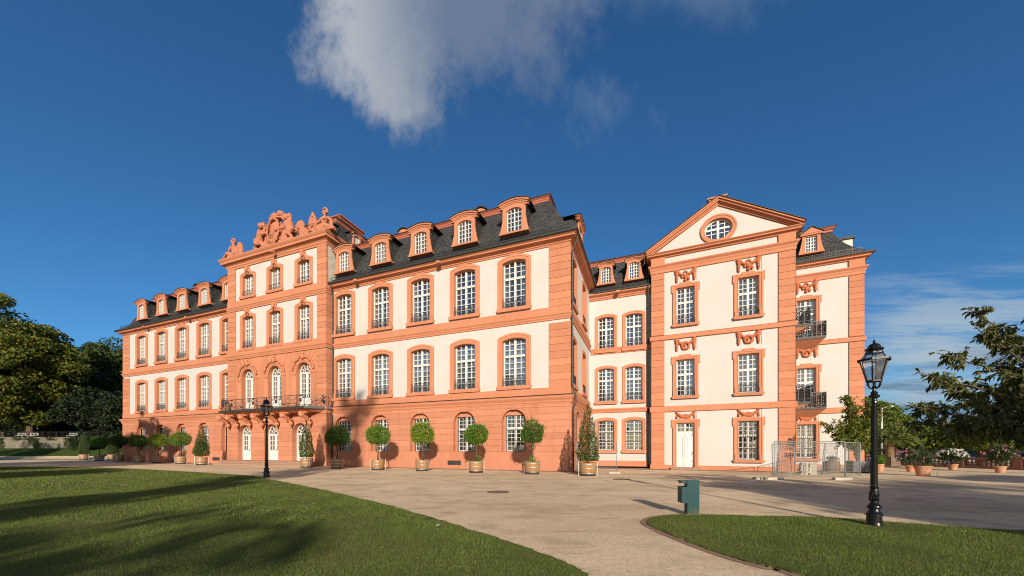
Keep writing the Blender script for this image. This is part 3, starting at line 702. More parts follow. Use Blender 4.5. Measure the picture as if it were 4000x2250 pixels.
ob('door_leaf', m.mesh('door_leaf',WHITE), o); ob('pane', pane_mesh(.62,2.8,3.45,0,.22).mesh('pane',GLASS), o)
m = MB(); m.box(.50,.54,.10,.17,1.0,1.2); m.ball((.52,.10,1.05),.04,2); ob('handle', m.mesh('handle',mat('brass',(.45,.30,.09),.35,metal=.9)), o)
m = MB(); m.box(1.4,3.55,-.5,-.09,0,.16); m.box(1.6,3.35,-.10,.3,.0,.2); FD.put('door_step', m.mesh('door_step',DOORST))
# quoins with sunk joints
for fr,a,b in ((FD,-.03,.95),(FD,8.5,9.48),(FE,14.83,15.78)):
    quoin(fr,a,b,((.55,4.6),(5.08,10.35),(10.8,15.78)),-.08,.52,ret=.6 if fr is FD else .5); 
    m = MB(); m.box(a-.02,b+.02,-.12,.1,16.42,17.06); fr.put('quoin', m.mesh('quoin',SAND)); m = MB(); m.prism([(a-.08,0),(b+.08,0),(b+.08,.3),(b,.55),(a,.55),(a-.08,.3)],-.14,.1); fr.put('quoin', m.mesh('quoin',SAND))
PD = [(0,6),(0,0),(9.45,0),(9.45,6.5),(15.75,6.5),(15.75,15)]
for prof in ([(0,4.6),(.13,4.62),(.13,4.98),(.10,5.05),(0,5.07)],[(0,10.38),(.13,10.40),(.13,10.70),(.16,10.74),(0,10.78)],
             [(0,15.8),(.09,15.82),(.09,16.02),(.14,16.12),(.14,16.2),(.26,16.34),(.26,16.42),(0,16.46)]): sweep_part('string_course',FD,PD,prof,SAND)
sweep_part('plinth',FD,[(0,6),(0,0),(1.56,0)],[(.09,0),(.09,.31),(0,.34)],SAND); sweep_part('plinth',FD,[(3.38,0),(9.45,0),(9.45,6.5),(15.75,6.5),(15.75,15)],[(.09,0),(.09,.31),(0,.34)],SAND)
CD = [(0,16.98),(.10,17.0),(.14,17.06),(.14,17.10),(.34,17.14),(.34,17.22),(.42,17.27),(.46,17.31),(.46,17.34),(0,17.38)]
sweep_part('cornice',FD,PD,CD,SAND)
sweep_part('gutter',FD,PD[2:],[(.42,17.34),(.56,17.32),(.58,17.42),(.54,17.44),(.42,17.38)],ZINC)
# pediment: tympanum, raking cornices, oval window
AP = (4.72,20.2)
T0, T1 = (-.02,17.36),(9.47,17.36)
m = MB()
# tympanum front pierced by the oval
ov = lambda d: [(4.72+(.93+d)*math.cos(2*PI*k/28), 18.43+(.80+d)*math.sin(2*PI*k/28)) for k in range(28)]
tri = [T1,AP,T0]
def tri_hit(a):
    dx,dz = math.cos(a),math.sin(a); best = None
    for (x1,z1),(x2,z2) in ((T1,AP),(AP,T0),(T0,T1)):
        ex,ez = x2-x1,z2-z1; den = dx*ez-dz*ex
        if abs(den) < 1e-9: continue
        t = ((x1-4.72)*ez-(z1-18.43)*ex)/den; u = ((x1-4.72)*dz-(z1-18.43)*dx)/den
        if t > 0 and -1e-6 <= u <= 1+1e-6 and (best is None or t < best): best = t
    return (4.72+dx*best,18.43+dz*best)
oo = ov(0); ang = [math.atan2(z-18.43,x-4.72) for x,z in oo]; hit = [tri_hit(a) for a in ang]
for k in range(28):
    j = (k+1)%28; p = [oo[k],hit[k],hit[j],oo[j]]
    for cor in (T0,T1,AP):
        a = math.atan2(cor[1]-18.43,cor[0]-4.72); d0 = (a-ang[k])%(2*PI); d1 = (ang[j]-ang[k])%(2*PI)
        if 0 < d0 < d1: p = [oo[k],hit[k],cor,hit[j],oo[j]]
    m.add([(x,0,z) for x,z in p],[tuple(range(len(p)))])
PED = FD.put('pediment', m.mesh('pediment',PLASTER))
m = MB()
for s,(e) in ((1,T0),(-1,T1)):
    ex = -.62 if s > 0 else 10.07
    for (d0,d1,out) in ((0,.11,.10),(.11,.20,.17),(.20,.31,.34),(.31,.41,.46)):
        sl = (AP[1]-17.36)/(AP[0]-T0[0])
        f = lambda x,d: 17.36+(x-T0[0] if s > 0 else T1[0]-x)*sl+d*1.15
        xs0 = ex+.62-out if s > 0 else ex-.62+out
        P4 = [(xs0,f(xs0,d0)),(AP[0],f(AP[0],d0)),(AP[0],f(AP[0],d1)),(xs0,f(xs0,d1))]
        P4 = [(x,max(z,17.37)) for x,z in P4]
        m.prism(P4 if s > 0 else P4[::-1],-out,.3)
ob('raking_cornice', m.mesh('raking_cornice',SAND), PED)
m = MB(); sl = (AP[1]-17.36)/(AP[0]-T0[0])
for s in (1,-1):
    x0 = -.56 if s > 0 else 10.0; zt = AP[1]+.49; z0 = zt-abs(AP[0]-x0)*sl
    m.add([(x0,-.52,z0),(AP[0],-.52,zt),(AP[0],9,zt),(x0,9,z0),(x0,-.52,z0+.06),(AP[0],-.52,zt+.06),(AP[0],9,zt+.07),(x0,9,z0+.07)],[(0,1,5,4),(4,5,6,7),(0,3,2,1),(0,4,7,3)])
ob('pediment_roof', m.mesh('pediment_roof',SLATE), PED)
m = MB(); m.ring(ov(0),ov(.17),-.09,0,.3,True); m.ring(ov(.17),ov(.29),-.12,0,-.05,True); OV = ob('oval_window', m.mesh('oval_window',SAND), PED)
m = MB(); m.ring(ov(-.10),ov(0),.16,.24,.24,True); m.box(4.64,4.80,.14,.24,17.68,19.18); m.box(3.85,5.6,.15,.235,18.45,18.6)
for x in (4.28,5.16): m.box(x-.025,x+.025,.18,.23,17.8,19.05)
for z in (18.2,18.88): m.box(3.92,5.52,.185,.228,z-.025,z+.025)
ob('window_frame', m.mesh('window_frame',WHITE), PED); m = MB(); m.add([(x,.21,z) for x,z in ov(-.02)],[tuple(range(28))]); ob('pane', m.mesh('pane',GLASS), PED)
m = MB(); room(m,2.6,6.8,17.5,19.5,.3,2.5); ob('attic_interior', m.mesh('attic_interior',DARK), PED)
m = MB(); m.box(4.2,5.4,1.2,2.4,20.0,21.55); m.box(4.1,5.5,1.1,2.5,21.55,21.66); FD.put('chimney', m.mesh('chimney',SAND))
# carved garlands above the pavilion windows
RELIEF = mat('painted stucco relief', (.47,.155,.075), .85, [(4.,(.40,.12,.055),.8)], (40,.3,.01), .1)
def garland(kind, seed=3):
    r = random.Random(seed); m = MB(); m.smooth = True
    def b(x,z,s): m.ball((x,-.03-.03*r.random(),z),(s*(1.35+.7*r.random()),.13,s*(1.35+.7*r.random())))
    if kind == 'tassel':
        for s in (-1,1):
            b(s*.62,.50,.07); m.prism([(s*.62-.03,.42),(s*.62+.03,.42),(s*.62+.09,.02),(s*.62-.09,.02)],-.07,.01)
        for k in range(17):
            t = -1+k/8; b(t*.56,.42-.30*(1-t*t),.045+.05*(1-t*t))
        for k in range(6): b(r.uniform(-.14,.14),r.uniform(.05,.28),.07)
    else:
        for s in (-1,1):
            for k in range(16): b(s*(.62+.03*math.sin(k*2.1)),.92-.058*k,.085-.0025*k+.02*math.sin(k*1.7))
            for k in range(11): 
                t = k/10; b(s*(.60-.42*t),.88-.34*t+.10*math.sin(t*PI)*-1,.06+.02*math.sin(k*2))
        if kind == 'wreath':
            for k in range(22):
                a = 2*PI*k/22; b(.25*math.cos(a),.36+.25*math.sin(a),.07)
            for k in range(4): b(r.uniform(-.06,.06),.36+r.uniform(-.06,.06),.06)
        else:
            for k in range(16): b(r.gauss(0,.13),.34+r.gauss(0,.13),.085)
            for s in (-1,0,1): m.ball((s*.11,-.05,.78-.06*abs(s)),(.05,.05,.13))
            b(0,.08,.09)
    m.box(.80,.815,-.02,.01,-.05,1.0 if kind != 'tassel' else .56)
    return m.mesh('garland_relief',RELIEF)
GA, GW, GT = garland('fruit'), garland('wreath'), garland('tassel')
for c in Ds: FD.put('garland_relief',GA,c,0,14.85); FD.put('garland_relief',GW,c,0,9.40); FD.put('garland_relief',GT,c,0,4.02)
FE.put('garland_relief',GA,ce,0,14.9); FE.put('garland_relief',GW,ce,0,9.38); FE.put('garland_relief',GT,ce,0,4.02)
# E roof with dormer
m = MB(); m.sweep([(9.0,6.5),(15.75,6.5),(15.75,16)],[(.5,17.36),(.2,17.6),(-.3,18.1),(-.8,18.85),(-1.2,19.6),(-1.55,20.5)],caps=False); FD.put('roof', m.mesh('roof',SLATE))
sweep_part('roof_moulding',FD,[(9.5,6.5),(15.75,6.5),(15.75,16)],[(-1.56,20.4),(-1.45,20.42),(-1.45,20.55),(-1.3,20.7),(-1.25,20.8)],REDTIN)
sweep_part('upper_roof',FD,[(9.5,6.5),(15.75,6.5),(15.75,16)],[(-1.2,20.79),(-1.2,20.84),(-4,21.6)],SLATE)
guard(FD,[(9.7,6.5),(15.6,6.5)],.30,17.56); put_dormer('E',FE,12.35,18.3,-.05)
m = MB(); m.box(15.0,16.2,9.5,11.5,18.5,20.2); m.mi = 1; m.box(14.85,16.35,9.35,11.65,20.2,20.4); FD.put('side_dormer', m.mesh('side_dormer',[ZINCP,SLATE]))
# small iron balconies
def side_balcony(fr, s0, s1, z, dep, pts):
    m = MB(); m.box(s0,s1,-dep,0,z-.12,z); m.mi = 1
    m.add([(s0+.05,-dep+.05,z-.125),(s1-.05,-dep+.05,z-.125),(s1-.05,0,z-.125),(s0+.05,0,z-.125),(s0+.5,0,z-.75),(s1-.5,0,z-.75)],[(0,1,5,4),(1,2,5),(0,4,3),(0,3,2,1)])
    b = fr.put('balcony', m.mesh('balcony',[ZINC,SAND])); m = MB()
    for a,c in (((s0,-.02),(s0,-dep+.04)),((s0,-dep+.04),(s1,-dep+.04)),((s1,-dep+.04),(s1,-.02))):
        A = Vector((*a,z)); C = Vector((*c,z)); t = (C-A); Ln = t.length; t /= Ln; n = max(2,int(Ln/.30)); st = Ln/n
        for h,w in ((.05,.04),(1.25,.06),(1.02,.025),(.25,.025)): m.bar(A+Vector((0,0,h)),C+Vector((0,0,h)),w)
        for i in range(n+1): m.bar(A+t*i*st,A+t*i*st+Vector((0,0,1.25)),.045)
        for i in range(n):
            p = A+t*(i+.5)*st
            for zc,r in ((.40,.13),(.63,.13),(.86,.13),(1.13,.09),(.15,.08)):
                m.tube([p+t*r*math.cos(2*PI*k/8)+Vector((0,0,zc+r*math.sin(2*PI*k/8))) for k in range(9)],.028,4,False)
    ob('railing', m.mesh('railing',IRON), b)
for z in (10.85,5.02): side_balcony(FE,10.9,13.05,z,1.0,None); side_balcony(FDR,1.9,4.0,z+.1,1.5,None)
pipe(FD,[(9.9,.6,17.3),(9.75,.5,16.8),(9.6,.45,16.2),(9.6,.45,.02)])

# ------------------------------------------------------------------ roof sculptures
STONE = mat('weathered salmon sandstone', (.46,.18,.105), .9, [(1.8,(.38,.14,.08),.9),(7.,(.50,.22,.14),.6)], (22,.5,.02), .1)
def sculpt(name, label, cat, loc, build, voxel=.04):
    m = MB(); build(m); me = m.mesh(name,STONE); w = PAL.matrix_basis @ Matrix.Translation(Vector(loc))
    o = thing(name,label,cat,(w.translation.x,w.translation.y,w.translation.z),PAL.rotation_euler.z,None,me)
    md = o.modifiers.new('remesh','REMESH'); md.mode = 'VOXEL'; md.voxel_size = voxel; md.use_smooth_shade = True
    return o
bpy.context.view_layer.update()
BX, BY, BZ = -29.9, -.55, 22.1
def P(x, z, y=0): return (x-BX, y, z-BZ)
def lion(m, s, hx, hz):
    """s=+1 faces right; hx,hz: head centre"""
    def p(dx,dz,y=0): return P(hx+s*dx, hz+dz, y)
    m.ball(p(.02,0,-.22),(.30,.34,.32),2); m.ball(p(.20,-.14,-.36),(.20,.20,.16),2); m.ball(p(.14,-.30,-.34),(.14,.14,.08)); m.ball(p(.2,-.03,-.45),(.08,.1,.10))
    for sx in (-.1,.2): m.ball(p(sx,.10,-.46),(.05,.05,.05))
    r = random.Random(5)
    for k in range(34):
        a = r.uniform(0,2*PI); q = r.uniform(.28,.52); m.ball(p(-.08+q*math.cos(a)*.9,-.12+q*math.sin(a)*1.15,-.02+r.uniform(-.14,.2)),(.13,.15,.17))
    for k in range(10): m.ball(p(-.15+r.uniform(-.3,.3),-.75+r.uniform(-.35,.25),-.15),(.14,.16,.2))
    m.tube([p(-.1,-.45),p(-.2,-.85),p(-.42,-1.25),p(-.62,-1.5)],[.46,.48,.40,.42],12)          # trunk
    m.tube([p(.1,-.65,-.2),p(.40,-1.05,-.35),p(.78,-1.0,-.4),p(1.10,-1.12,-.42)],[.24,.19,.16,.13],8); m.ball(p(1.12,-1.12,-.44),(.2,.16,.12))
    for k in (-.08,0,.08): m.ball(p(1.25,-1.14+k,-.5),(.09,.06,.045))
    m.tube([p(.0,-.6,.15),p(.45,-.7,.1),p(.85,-.55,.0)],[.22,.18,.13],8)                          # far fore leg
    m.tube([p(-.55,-1.4,-.2),p(-.50,-1.85,-.35),p(-.80,-2.05,-.2),p(-.74,-2.5,-.25)],[.36,.27,.17,.13],10); m.ball(p(-.62,-2.6,-.36),(.26,.2,.12))
    m.tube([p(-.5,-1.5,.1),p(.0,-1.75,-.05),p(.08,-2.15,.05),p(.05,-2.45,0)],[.32,.25,.16,.13],10); m.ball(p(.2,-2.5,-.1),(.24,.18,.12))
    m.tube([p(-.9,-1.5,.1),p(-1.25,-1.5,.05),p(-1.35,-1.15,.0),p(-1.15,-1.0,-.1)],[.09,.08,.08,.10],6)  # tail
def coat(m):
    r = random.Random(11)
    lion(m,1,-32.12,24.72); lion(m,-1,-28.45,24.78)
    # cartouche
    for k in range(40):
        a = 2*PI*k/40; m.ball(P(-30.05+.83*math.cos(a),23.75+1.12*math.sin(a),-.42),(.11,.12,.11))
    m.tube([P(-30.05,23.75,-.25),P(-30.05,23.75,.15)],[.02,.02],6); m.ball(P(-30.05,23.75,-.1),(.82,.36,1.10),3)
    m.ball(P(-30.05,23.75,-.36),(.40,.16,.5),2)
    m.box(-30.05-BX-.42,-30.05-BX+.42,-.52,-.3,23.75-BZ-.03,23.75-BZ+.03); m.box(-30.05-BX-.03,-30.05-BX+.03,-.52,-.3,23.2-BZ,24.3-BZ)
    for (sx,sz) in ((-.2,.25),(.2,.25),(-.2,-.28),(.2,-.28)):
        for q in range(4): m.ball(P(-30.05+sx+r.uniform(-.1,.1),23.75+sz+r.uniform(-.14,.14),-.50),(.07,.06,.07))
    for k in range(44):   # scrolls round the cartouche
        a = 2*PI*r.random(); q = r.uniform(1.0,1.28); m.ball(P(-30.05+.92*q*math.cos(a),23.75+1.1*q*math.sin(a),r.uniform(-.4,-.05)),(r.uniform(.08,.17),.15,r.uniform(.08,.17)))
    for sx in (-1,1): m.tube([P(-30.05+sx*(.30+.24*math.cos(t)*(1-t/9)),22.62+.26*math.sin(t)*(1-t/9),-.4) for t in [k*.5 for k in range(12)]],.09,6)
    # crown
    m.tube([P(-30.75,24.85,0),P(-29.05,25.02,0)],.14,8)
    for k in range(9): m.ball(P(-30.7+.2*k,24.86+.018*k,-.42+.05*abs(k-4)),(.12,.12,.11))
    for k in range(24):
        a = 2*PI*k/24; m.ball(P(-29.9+.85*math.cos(a),24.95,.48*math.sin(a)),(.13,.12,.13))
    for (x,z,q) in ((-30.35,25.36,.40),(-29.42,25.42,.42),(-29.88,25.30,.36)): m.ball(P(x,z,0),(q,.42,q*.86),2)
    for k in range(7): m.ball(P(-29.9,25.1+.07*k,-.42),(.06,.07,.05))
    # mantle and trophies
    for (x0,z0,x1,z1,q) in ((-31.0,24.6,-31.35,22.5,.34),(-29.05,24.5,-28.6,22.5,.36),(-31.5,23.2,-31.9,22.4,.3),(-29.4,23.0,-29.2,22.3,.36),(-30.6,22.9,-30.8,22.3,.34),(-28.4,23.0,-28.1,22.35,.30)):
        for k in range(4): m.tube([P(x0+.14*k-.2,z0,.05),P((x0+x1)/2+.16*k-.24,(z0+z1)/2,-.12),P(x1+.2*k-.3,z1,-.15)],[.10,.15,.16],6)
    m.tube([P(-31.02,24.85,-.1),P(-31.0,24.45,-.15),P(-30.95,24.1,-.1)],[.13,.17,.22],8); m.ball(P(-31.05,24.92,-.1),(.12,.12,.14))
    m.add(*[( [(x,y,z) for y in (.16,.32) for x,z in [(-27.05-BX+.60*math.cos(2*PI*k/20),23.82-BZ+.60*math.sin(2*PI*k/20)) for k in range(20)]], [tuple(range(19,-1,-1)),tuple(range(20,40))]+[(k,(k+1)%20,20+(k+1)%20,20+k) for k in range(20)]) ][0])
    sh = [(-26.95,22.15),(-25.8,22.2),(-25.62,22.5),(-25.75,22.8),(-25.6,23.05),(-25.95,23.25),(-26.3,23.5),(-26.9,23.3)]
    m.prism([(x-BX,z-BZ) for x,z in sh],.0,.22)
    m.prism([(x-BX,z-BZ) for x,z in [(-33.3,22.15),(-33.75,22.2),(-33.85,22.6),(-33.6,22.75),(-33.75,22.95),(-33.3,23.2),(-32.9,23.1)]],.0,.22)
    for k in range(60): m.ball(P(r.uniform(-33.2,-26.2),22.12+abs(r.gauss(0,.16)),r.uniform(-.45,.1)),(r.uniform(.1,.24),.2,r.uniform(.08,.18)))
    m.box(-33.4-BX,-26.0-BX,-.35,.4,-.02,.12)
sculpt('coat_of_arms','carved coat of arms with a crown held between two lions on the attic cornice','sculpture',(BX,BY,BZ),coat,.04)
def warrior(m):
    global BX
    b = BX; BX = -36.4
    m.ball(P(-36.66,23.86),(.19,.21,.24),2); m.ball(P(-36.84,23.84,-.02),(.06,.06,.07)); m.ball(P(-36.76,23.70,-.02),(.13,.13,.12)); m.ball(P(-36.66,24.02),(.25,.26,.2),2); m.tube([P(-36.95,23.98),P(-36.4,24.05)],.1,8)
    for x,z in ((-36.98,24.3),(-36.8,24.42),(-36.6,24.4),(-36.42,24.22)): m.ball(P(x,z),(.15,.13,.13))
    m.tube([P(-36.6,23.7),P(-36.48,23.45)],.13,8)
    m.tube([P(-36.42,23.5),P(-36.34,23.15),P(-36.38,22.75),P(-36.42,22.4)],[.26,.36,.30,.34],12); m.ball(P(-36.35,23.42),(.30,.42,.16),2)
    m.tube([P(-36.5,23.4,-.36),P(-36.75,23.0,-.4),P(-36.95,22.85,-.3),P(-37.15,22.9,-.2)],[.13,.11,.10,.08],8)
    m.tube([P(-36.5,22.5,-.2),P(-37.25,22.82,-.25),P(-37.65,22.68,-.22),P(-38.2,22.38,-.2)],[.27,.20,.15,.10],10); m.tube([P(-38.2,22.36,-.2),P(-38.6,22.30,-.2),P(-38.95,22.42,-.2)],[.11,.11,.08],8)
    m.tube([P(-36.5,22.4,.15),P(-37.2,22.5,.1),P(-37.7,22.35,.1),P(-38.1,22.2,.1)],[.26,.19,.14,.11],10)
    for k in range(8): m.tube([P(-36.2-.1*k,22.75,-.32),P(-36.25-.12*k,22.15,-.36)],[.08,.12],6)
    m.prism([(-35.55-BX+.5*math.cos(2*PI*k/24)*1.05,22.95-BZ+.85*math.sin(2*PI*k/24)) for k in range(24)],-.15,.05); m.ball(P(-35.55,22.95,-.1),(.36,.14,.62),2)
    m.box(-38.0-BX,-35.0-BX,-.4,.4,-.03,.12); BX = b
sculpt('seated_warrior','seated stone warrior in plumed helmet beside an oval shield on the attic corner','sculpture',(-36.4,BY-.1,BZ),warrior,.035)
def minerva(m):
    global BX
    b = BX; BX = -23.4
    m.ball(P(-23.45,24.06),(.18,.20,.23),2); m.ball(P(-23.52,24.02,-.2),(.05,.06,.07)); m.ball(P(-23.42,24.2,.02),(.23,.25,.19),2)
    for x,z in ((-23.62,24.55),(-23.5,24.60),(-23.36,24.58),(-23.22,24.48),(-23.12,24.32),(-23.1,24.14)): m.ball(P(x,z),(.13,.1,.11))
    m.tube([P(-23.43,23.9),P(-23.43,23.68)],.11,8); m.ball(P(-23.45,23.62),(.44,.28,.16),2)
    m.tube([P(-23.46,23.62),P(-23.5,23.35),P(-23.52,23.08),P(-23.48,22.7)],[.28,.34,.25,.38],12)
    for x in (-23.62,-23.3): m.ball(P(x,23.42,-.26),(.15,.13,.14),2)
    m.tube([P(-23.05,23.6),P(-22.68,23.3,.05),P(-22.6,22.95,.05),P(-22.7,22.6,0)],[.16,.16,.17,.13],8)
    m.tube([P(-23.9,23.6),P(-24.1,23.4,-.1),P(-24.35,23.2,-.2)],[.15,.12,.1],8)
    m.tube([P(-23.5,22.65,-.1),P(-23.95,22.62,-.35),P(-23.9,22.3,-.45),P(-23.2,22.2,-.45)],[.34,.25,.22,.2],10)
    m.tube([P(-23.3,22.6,-.1),P(-22.8,22.55,-.3),P(-22.4,22.3,-.3),P(-22.0,22.2,-.3)],[.34,.28,.18,.12],10); m.tube([P(-22.1,22.2,-.3),P(-21.75,22.15,-.32)],[.12,.08],8)
    for k in range(10): m.tube([P(-23.9+.16*k,22.75-.03*k,-.42),P(-23.8+.2*k,22.12,-.4)],[.09,.12],6)
    for k in range(6): m.tube([P(-22.9+.08*k,23.2-.1*k,.1),P(-22.7+.1*k,22.2,.1)],[.1,.14],6)
    pts = [(-24.72+.50*math.cos(2*PI*k/24),23.30-BZ+.85*math.sin(2*PI*k/24)) for k in range(24)]
    m.prism([(x-BX,z) for x,z in pts],-.32,-.12); m.ball(P(-24.7,23.3,-.28),(.32,.16,.45),2); r = random.Random(4)
    for k in range(14): m.ball(P(-24.7+r.gauss(0,.16),23.35+r.gauss(0,.24),-.44),(.08,.06,.08))
    m.tube([P(-24.75,24.0,-.2),P(-24.66,24.25,-.2),P(-24.82,24.32,-.2)],[.2,.14,.11],8); m.tube([P(-24.65,22.6,-.2),P(-24.4,22.3,-.25)],[.22,.2],8)
    m.box(-24.9-BX,-22.5-BX,-.4,.4,-.03,.12); BX = b
sculpt('seated_goddess','seated stone goddess in crested helmet holding a carved shield beside the coat of arms','sculpture',(-23.4,BY-.05,BZ),minerva,.035)
# ------------------------------------------------------------------ ground, lawns, paths
def sstep(a, b, x):
    t = min(1,max(0,(x-a)/(b-a))); return t*t*(3-2*t)
def gh(x, y):
    h = 1.75*sstep(53,61,y)*sstep(-54,-64,x)
    h -= .18*sstep(21,28,y)*sstep(3,8,x)*(1-sstep(21,27,x))
    return h - 6.5*sstep(68,78,x)*sstep(-60,-20,y)
def grav_fn(nt, p, tc):
    N = nt.nodes; L = nt.links
    def nz(s, d=4, v=None):
        n = N.new('ShaderNodeTexNoise'); n.inputs['Scale'].default_value = s; n.inputs['Detail'].default_value = d; L.new(v or tc.outputs['Object'], n.inputs['Vector']); return n.outputs['Fac']
    def mix(a, col, f, lo, hi, amt):
        cr = N.new('ShaderNodeMapRange'); cr.inputs[1].default_value = lo; cr.inputs[2].default_value = hi; cr.inputs[4].default_value = amt; L.new(f, cr.inputs[0])
        mx = N.new('ShaderNodeMix'); mx.data_type = 'RGBA'; L.new(cr.outputs[0], mx.inputs[0]); L.new(a, mx.inputs[6]) if not isinstance(a,tuple) else setattr(mx.inputs[6],'default_value',(*a,1)); mx.inputs[7].default_value = (*col,1); return mx.outputs[2]
    mp = N.new('ShaderNodeMapping'); mp.inputs['Scale'].default_value = (.22,1.,1.); mp.inputs['Rotation'].default_value = (0,0,R(-22)); L.new(tc.outputs['Object'], mp.inputs[0])
    c = mix((.78,.61,.40),(.50,.375,.235),nz(.35,7,mp.outputs[0]),.45,.70,.8)
    c = mix(c,(.80,.64,.43),nz(1.7,6),.5,.75,.6); c = mix(c,(.40,.29,.17),nz(.16,8),.56,.72,.55); c = mix(c,(.33,.24,.145),nz(3.2,8,mp.outputs[0]),.58,.72,.7)
    vo = N.new('ShaderNodeTexVoronoi'); vo.inputs['Scale'].default_value = 48; L.new(tc.outputs['Object'], vo.inputs['Vector'])
    c = mix(c,(.42,.31,.19),nz(.9,9),.52,.68,.6); c = mix(c,(.36,.27,.17),nz(11,8),.56,.70,.5); c = mix(c,(.30,.21,.14),vo.outputs['Color'],.55,1.0,.6); c = mix(c,(.82,.70,.55),nz(70,2),.60,.72,.6)
    L.new(c, p.inputs['Base Color'])
    b = N.new('ShaderNodeBump'); b.inputs['Strength'].default_value = .55; b.inputs['Distance'].default_value = .012; L.new(vo.outputs['Distance'], b.inputs['Height'])
    b2 = N.new('ShaderNodeBump'); b2.inputs['Strength'].default_value = .35; b2.inputs['Distance'].default_value = .04; L.new(nz(6,5), b2.inputs['Height']); L.new(b.outputs[0], b2.inputs['Normal']); L.new(b2.outputs[0], p.inputs['Normal'])
GRAVEL = mat('pale gravel', (.55,.43,.31), .95, spec=.1, fn=grav_fn)
TURF = mat('mown turf', (.085,.115,.025), .95, [(.5,(.13,.125,.045),.8),(5,(.12,.085,.04),.6),(9,(.055,.085,.018),.8),(60,(.13,.14,.05),.5)], (35,.6,.03), .08)
TURFD = mat('park grass', (.05,.085,.018), .95, [(.5,(.075,.09,.03),.7),(14,(.03,.06,.012),.8)], (25,.7,.05), .05)
EDGE = mat('red edging brick', (.34,.20,.14), .9, (5,(.26,.15,.11),.8), (40,.3,.01))
PAVE = mat('reddish paving', (.33,.22,.165), .9, [(1.2,(.26,.17,.13),.7),(8,(.40,.28,.21),.6)], (30,.3,.01))
gx = [-3000,-900,-300,-160]+list(range(-130,-40,3))+list(range(-40,40))+list(range(40,100,3))+[110,130,200,600,3500]; gy = [-900,-200,-90]+list(range(-60,8,3))+list(range(8,44))+list(range(44,120,3))+[140,180,260,500,1200,3500]
nx, ny = len(gx), len(gy)
me = bpy.data.meshes.new('ground'); me.from_pydata([(x,y,gh(x,y)) for y in gy for x in gx], [], [(j*nx+i,j*nx+i+1,(j+1)*nx+i+1,(j+1)*nx+i) for j in range(ny-1) for i in range(nx-1)])
me.materials.append(GRAVEL); me.polygons.foreach_set('use_smooth',[True]*len(me.polygons)); struct('ground', me)
WATER = mat('river water', (.03,.07,.13), .18, bump=(3.,.3,.1), spec=.6)
m = MB(); m.quad((40,-3000,-4.9),(3500,-3000,-4.9),(3500,3500,-4.9),(40,3500,-4.9)); struct('river', m.mesh('river',WATER))
m = MB(); r = random.Random(2); pts = []
for k in range(90): pts.append((420+r.uniform(-20,20), -100+k*22, r.uniform(7,14)))
for k in range(89):
    a,b = pts[k],pts[k+1]; m.quad((a[0],a[1],-5),(b[0],b[1],-5),(b[0]+12,b[1],b[2]*.8),(a[0]+12,a[1],a[2]*.8)); m.quad((a[0]+12,a[1],a[2]*.8),(b[0]+12,b[1],b[2]*.8),(b[0]+90,b[1],-5),(a[0]+90,a[1],-5))
struct('far_bank', m.mesh('far_bank',mat('distant woods',(.035,.05,.045),.95,(.2,(.02,.035,.03),.8))))
def catmull(P, n=8):
    out = []; k = len(P)
    for i in range(k):
        p0,p1,p2,p3 = [Vector(P[(i+d)%k]) for d in (-1,0,1,2)]
        for j in range(n):
            t = j/n; out.append(.5*((2*p1)+(-p0+p2)*t+(2*p0-5*p1+4*p2-p3)*t*t+(-p0+3*p1-3*p2+p3)*t**3))
    return out
LAWN_L = [(-60,33.2),(-46.3,32),(-39.5,31.6),(-30,28.4),(-20.5,23.8),(-15.6,21.2),(-12.85,18.8),(-8,14.5),(-3.15,9.75),(-.69,6.96),(.66,5.23),(.96,4.6),(1.25,3.2),(1.2,0.5),(-1,-5),(-20,-14),(-50,-10),(-72,8),(-74,26)]
LAWN_R = [(3.75,4.55),(3.53,4.93),(3.28,5.44),(3.12,6.07),(3.0,6.86),(2.95,7.5),(3.06,8.02),(3.5,8.5),(4.32,8.74),(5.92,8.58),(7.37,8.42),(8.4,7.85),(9.5,7.25),(10.4,7.0),(13.5,6.6),(16.5,4),(14,-1),(8,-3),(4.4,1.5)]
def in_poly(px, py, poly):
    q = np.array(poly); c = np.zeros(len(px),bool); j = len(q)-1
    for i in range(len(q)):
        xi,yi = q[i]; xj,yj = q[j]
        if yi != yj: c ^= ((yi > py) != (yj > py)) & (px < (xj-xi)*(py-yi)/(yj-yi)+xi)
        j = i
    return c
def flat_poly(name, pts, z, m_, kind='structure', rim=0.):
    b = bmesh.new(); vs = [b.verts.new((p[0],p[1],z)) for p in pts]; f = b.faces.new(vs)
    if f.normal.z < 0: f.normal_flip()
    if rim:
        lo = [b.verts.new((p[0],p[1],z-rim)) for p in pts]
        for i in range(len(pts)): b.faces.new((vs[i],vs[i-1],lo[i-1],lo[i]))
    bmesh.ops.triangulate(b, faces=[f]); me = bpy.data.meshes.new(name); b.to_mesh(me); b.free(); me.materials.append(m_); return struct(name, me, kind)
PL_, PR_ = catmull(LAWN_L,14), catmull(LAWN_R,14); _r = random.Random(5)
for _p in PL_+PR_: _p += Vector((_r.gauss(0,.022),_r.gauss(0,.022)))
flat_poly('lawn', PL_, .03, TURF, rim=.05); flat_poly('lawn', PR_, .03, TURF, rim=.05)
